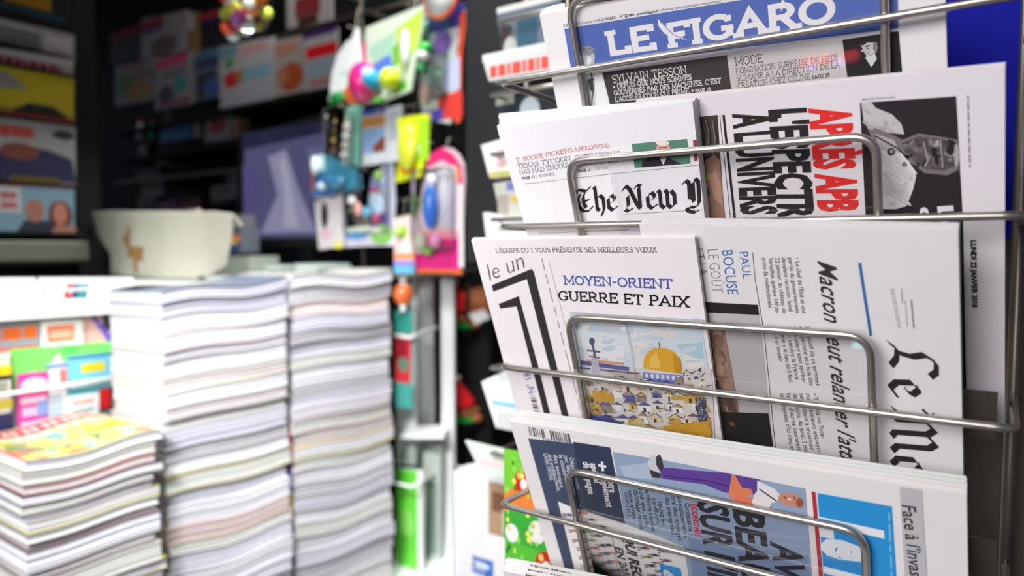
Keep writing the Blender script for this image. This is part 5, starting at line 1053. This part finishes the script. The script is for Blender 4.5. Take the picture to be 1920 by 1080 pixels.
pack('toy_packet', 'arch-topped pink card with a blue figure in a clear bubble', pts, .035, (226, 200, 206), [('p', [(.3, .14), (.4, .04), (.6, .0), (.8, .06), (.95, .16), (.98, .3), (.9, .3), (.8, .16), (.6, .1), (.4, .14)], (228, 50, 120)), ('e', .82, .22, .1, .07, (240, 160, 90)), ('b', .1, .72, .9, .97, (222, 30, 130)), ('b', .05, .97, .95, 1, (240, 110, 40)), ('b', .12, .66, .95, .72, (240, 150, 160)), ('e', .35, .45, .16, .1, (150, 190, 90)), ('b', .9, .3, .98, .95, (236, 226, 226)), ('b', .35, .15, .85, .62, (206, 200, 206))],
     (('blue_figure', 816, 388, 15, 42, 14, (60, 130, 236)), ('figure_head', 816, 340, 10, 13, 10, (236, 232, 240)), ('white_piece', 796, 456, 14, 20, 12, (232, 240, 210)), ('pink_piece', 824, 452, 13, 14, 12, (236, 150, 200)), ('green_piece', 812, 470, 12, 9, 12, (120, 200, 70))), (786, 320, 856, 470, .04), pegat=(836, 290))
pack('toy_packet', 'narrow packet with flowers beside the arch-topped card', [(738, 410), (768, 402), (776, 500), (740, 512)], .05, (232, 210, 206), [('e', .4, .3, .3, .12, (170, 206, 80)), ('e', .6, .55, .25, .08, (240, 240, 226)), ('b', .0, .78, 1, .88, (150, 130, 226)), ('b', .0, .88, 1, 1, (100, 190, 230)), ('b', .0, .66, 1, .76, (236, 150, 90))], (('green_piece', 752, 436, 9, 9, 7, (180, 214, 90)),), pegat=(756, 408))
# net bag of coloured balls hanging inside
o = thing('ball_net', 'bag of bright multicoloured balls hanging in front of the upper shelf', 'toy', at(462, 75, 1.72))
r = random.Random(12); pal = ((232, 60, 60), (240, 226, 50), (236, 90, 160), (240, 140, 40), (236, 240, 230), (120, 200, 60), (206, 226, 70), (190, 90, 210), (246, 90, 50), (220, 236, 236))
for k in range(26):
    q = at(462 + r.uniform(-40, 40) * (1 if k < 18 else .5), -34 + r.uniform(-6, 96) * .98, 1.72) + Vec((0, r.uniform(-.03, .03), 0)); bm = inkbm(); ball(bm, q, .017, col=pal[k % 10], seg=12); link('ball', bm, 'toy', o, True)
bm = inkbm(); lathe(bm, at(462, 70, 1.72), Z, [(.012, 0), (.045, .02), (.062, .06), (.06, .11), (.03, .18), (.006, .22)]); link('net', bm, 'film', o, True)
q = at(462, 70, 1.72); bm = inkbm(); tube(bm, [q + Z * .21, Vec((q.x, q.y, 2.75))], .002, 6); link('string', bm, 'white', o)

# ------------------------------------------------------------ rear rack, soft toys and covers between the stand and the front rack
YR = 1.12
rr_ = thing('newspaper_rack', 'second wire rack, out of focus at the left behind the foreground rack', 'newspaper rack', Vec((at(985, 465, YR).x, YR, 0)))
for y0 in (42, 178, 290, 412, 690, 850):
    a = at(934 if y0 < 100 else 922, y0, YR); k = a + U * .2; bm = inkbm(); tube(bm, [a + W * .1, a, k, k + W * .1], .0036, 8); link('rail', bm, 'steel', rr_, True)
for u in (0, .2):
    q = at(922, 465, YR) + U * u + W * .1; bm = inkbm(); tube(bm, [Vec((q.x, q.y, 0)), Vec((q.x, q.y, 1.7))], .005, 8); link('upright', bm, 'dullsteel', rr_, True)
GR_ = 'magazines in the rear rack'
rl = [0]
def rk(label, pts, col, *ops, dY=.02, th=.012, cat='magazine', name='magazine'): rl[0] += 1; card(name, label, cat, 'U', (pts[0][0] + 40, (pts[0][1] + pts[2][1]) / 2, YR + dY), pts, th, col, F_(*ops), 'gloss', GR_)
rk('blue and dark cover at the top of the rear rack', [(932, 24), (1050, -14), (1062, 100), (946, 128)], (110, 120, 136), ('b', 0, 0, 1, .1, (232, 232, 228)), ('b', .3, .2, .6, .95, (60, 96, 116)), ('b', .05, .3, .2, .9, (70, 56, 60)), ('e', .2, .7, .1, .2, (196, 196, 190)))
rk('thick white magazine with red lettering in the rear rack', [(905, 112), (1040, 76), (1052, 128), (917, 152)], (226, 228, 228), ('b', 0, 0, 1, .26, (246, 248, 246)), ('g', .1, .38, .9, .86, 1, (232, 90, 74), .9), dY=-.02, th=.03)
rk('dark cover with a white disc in the rear rack', [(930, 192), (1040, 160), (1048, 236), (938, 262)], (40, 46, 54), ('e', .55, .45, .16, .3, (206, 222, 226)), ('b', .0, .0, .3, .25, (150, 156, 140)))
rk('white magazine with a faint pink figure in the rear rack', [(902, 272), (1000, 244), (1012, 318), (918, 334)], (240, 240, 238), ('e', .35, .55, .12, .25, (236, 206, 206)), ('b', .15, .85, 1, 1, (190, 186, 120)), th=.02)
rk('pale cover with a small yellow label in the rear rack', [(925, 344), (1000, 330), (1010, 402), (940, 412)], (200, 200, 190), ('b', .3, .1, .7, .3, (120, 130, 190)), ('b', .4, .45, .7, .6, (220, 180, 60)), ('b', .1, .4, .35, .95, (170, 160, 150)))
rk('white newspaper fold low in the upper rear rack', [(906, 398), (990, 412), (1000, 452), (912, 446)], (236, 238, 238), ('b', .1, .5, .8, .6, (206, 210, 210)), th=.02)
rk('white packet with a blue stripe in the lower rear rack', [(903, 716), (960, 690), (1000, 700), (1000, 806), (930, 802)], (236, 240, 242), ('b', .2, .55, 1, .64, (150, 196, 226)), ('b', .2, .4, .8, .46, (206, 214, 222)), ('b', .3, .72, 1, 1, (206, 206, 204)), th=.02, name='paper_packet', cat='packet')
rk('pale green folded sheet under the blue-striped packet', [(872, 826), (960, 846), (1010, 850), (1010, 905), (905, 892)], (214, 224, 216), ('b', .2, .5, .9, .7, (230, 206, 206)), th=.004, name='paper_sheet', cat='paper')
# soft elves hanging from the stand
def elf(label, x, y, Y, face, s=1):
    c = at(x, y, Y); k = Y / F * s; o = thing('plush_elf', label, 'soft toy', c - Z * 46 * k, 'soft elf toys'); X = Vec((1, 0, 0))
    bm = inkbm(); ball(bm, c - Z * 22 * k, 26 * k, 18 * k, 24 * k, (26, 24, 26)); link('body', bm, 'plush', o, True)
    bm = inkbm(); ball(bm, c + X * 2 * k, 22 * k, 20 * k, 19 * k, face); ball(bm, c - Vec((0, 20 * k, 2 * k)), 5 * k, col=(190, 120, 84), seg=10); link('head', bm, 'plush', o, True)
    for sx in (-1, 1):
        bm = inkbm(); ball(bm, c + Vec((sx * 8 * k, -19 * k, 5 * k)), 2.6 * k, col=(14, 12, 12), seg=8); link('eye', bm, 'toy', o, True)
        bm = inkbm(); ball(bm, c + Vec((sx * 24 * k, -12 * k, -12 * k)), 11 * k, 9 * k, 9 * k, face, 10); link('hand', bm, 'plush', o, True)
        bm = inkbm(); ball(bm, c + Vec((sx * 23 * k, 0, 2 * k)), 6 * k, 4 * k, 8 * k, face, 8); link('ear', bm, 'plush', o, True)
    bm = inkbm(); lathe(bm, c + Z * 8 * k, Vec((-.25 + .0 * s, 0, 1)), [(23 * k, 0), (21 * k, 10 * k), (15 * k, 26 * k), (7 * k, 44 * k), (2 * k, 56 * k)], (226, 40, 44)); link('hat', bm, 'plush', o, True)
    bm = inkbm(); ball(bm, c + Vec((-14 * k, 0, 66 * k)), 6 * k, col=(236, 232, 226), seg=10); link('pompom', bm, 'plush', o, True)
    bm = inkbm(); tube(bm, [c + Vec((math.cos(a / 8 * 6.283) * 21 * k, math.sin(a / 8 * 6.283) * 17 * k, -16 * k)) for a in range(8)], 6 * k, 8, True, (30, 150, 60)); link('collar', bm, 'plush', o, True)
    return c
c1 = elf('soft elf toy with a red hat, upper of the two beside the white post', 868, 594, 2.12, (176, 116, 76))
c2_ = elf('soft elf toy with a red hat and green collar, lower of the two', 872, 770, 2.12, (160, 100, 64), .95)
bm = inkbm()
p = at(870, 600, 2.2); box(bm, Vec((p.x - .06, p.y - .035, 0)), Vec((.15, 0, 0)), Vec((0, .12, 0)), Z * (at(870, 500, 2.2).z), bev=.01)
tag(link('display_column', bm, 'black'), 'black display column behind the two soft elves', 'display stand')
card('price_card', 'small white price card beside the upper soft elf', 'price card', 'U', (898, 594, 2.02), [(878, 590), (905, 580), (918, 596), (892, 608)], .003, (240, 240, 238), None, 'gloss')
card('carton', 'orange and brown carton above the white price card', 'box', 'U', (896, 560, 2.06), [(872, 545), (918, 532), (918, 584), (876, 592)], .03, (176, 96, 50), F_(('b', .2, .2, .8, .6, (206, 130, 90)), ('b', 0, .0, .2, 1, (90, 60, 40))), 'gloss')
def poster(s):
    s.fbox(.55, .15, .95, .42, (170, 140, 110)); s.fbox(.6, .2, .8, .3, (120, 84, 60)); s.fbox(.75, .28, .92, .4, (206, 190, 170)); s.fbox(.3, .56, .62, .66, (60, 110, 190)); s.greek((.08, .1), (.5, .1), (.08, .8), 22, (214, 214, 216), .4, True)
    s.fbox(.36, .59, .56, .61, (226, 232, 240)); s.fbox(0, 0, .02, 1, (120, 124, 126)); s.fbox(.5, .7, .95, .9, (222, 220, 220))
card('newspaper', 'pale newspaper with a brown photograph standing low at the left of the front rack', 'newspaper', 'U', (905, 980, 1.28), [(850, 884), (868, 874), (962, 856), (975, 1160), (850, 1180)], .012, (228, 228, 230), poster, 'news')
def kids(s):
    s.fp([(0, 0), (1, 0), (1, .45), (0, .5)], (236, 130, 60)); s.fp([(0, .42), (.4, .36), (1, .48), (1, .62), (0, .6)], (60, 170, 60)); s.fp([(0, .0), (.4, 0), (.3, .2), (0, .3)], (120, 200, 60))
    r = random.Random(2)
    for x, y, k, c in ((.35, .2, .13, (214, 40, 40)), (.75, .7, .15, (196, 50, 30)), (.2, .8, .12, (236, 214, 60)), (.55, .9, .12, (240, 226, 90)), (.15, .55, .1, (236, 240, 236)), (.6, .5, .12, (236, 232, 226))):
        s.fell(x, y, k * 1.2, k * .62, c); s.fell(x + .02, y + .01, k * .5, k * .28, (240, 236, 230)); s.fell(x - k * .5, y - k * .3, k * .3, k * .16, (246, 200, 120))
    for k in range(70): x, y = r.uniform(.05, .95), r.uniform(.03, .97); s.fell(x, y, .035 * r.uniform(.5, 1.4), .02, ((150, 220, 90), (236, 236, 110), (40, 120, 40))[k % 3], 8)
card('comic', "bright green children's comic with red round creatures in the left side of the rack", 'comic', 'U', (985, 960, .80), [(950, 880), (1032, 858), (1050, 1100), (945, 1120)], .004, (90, 190, 60), kids, 'gloss')
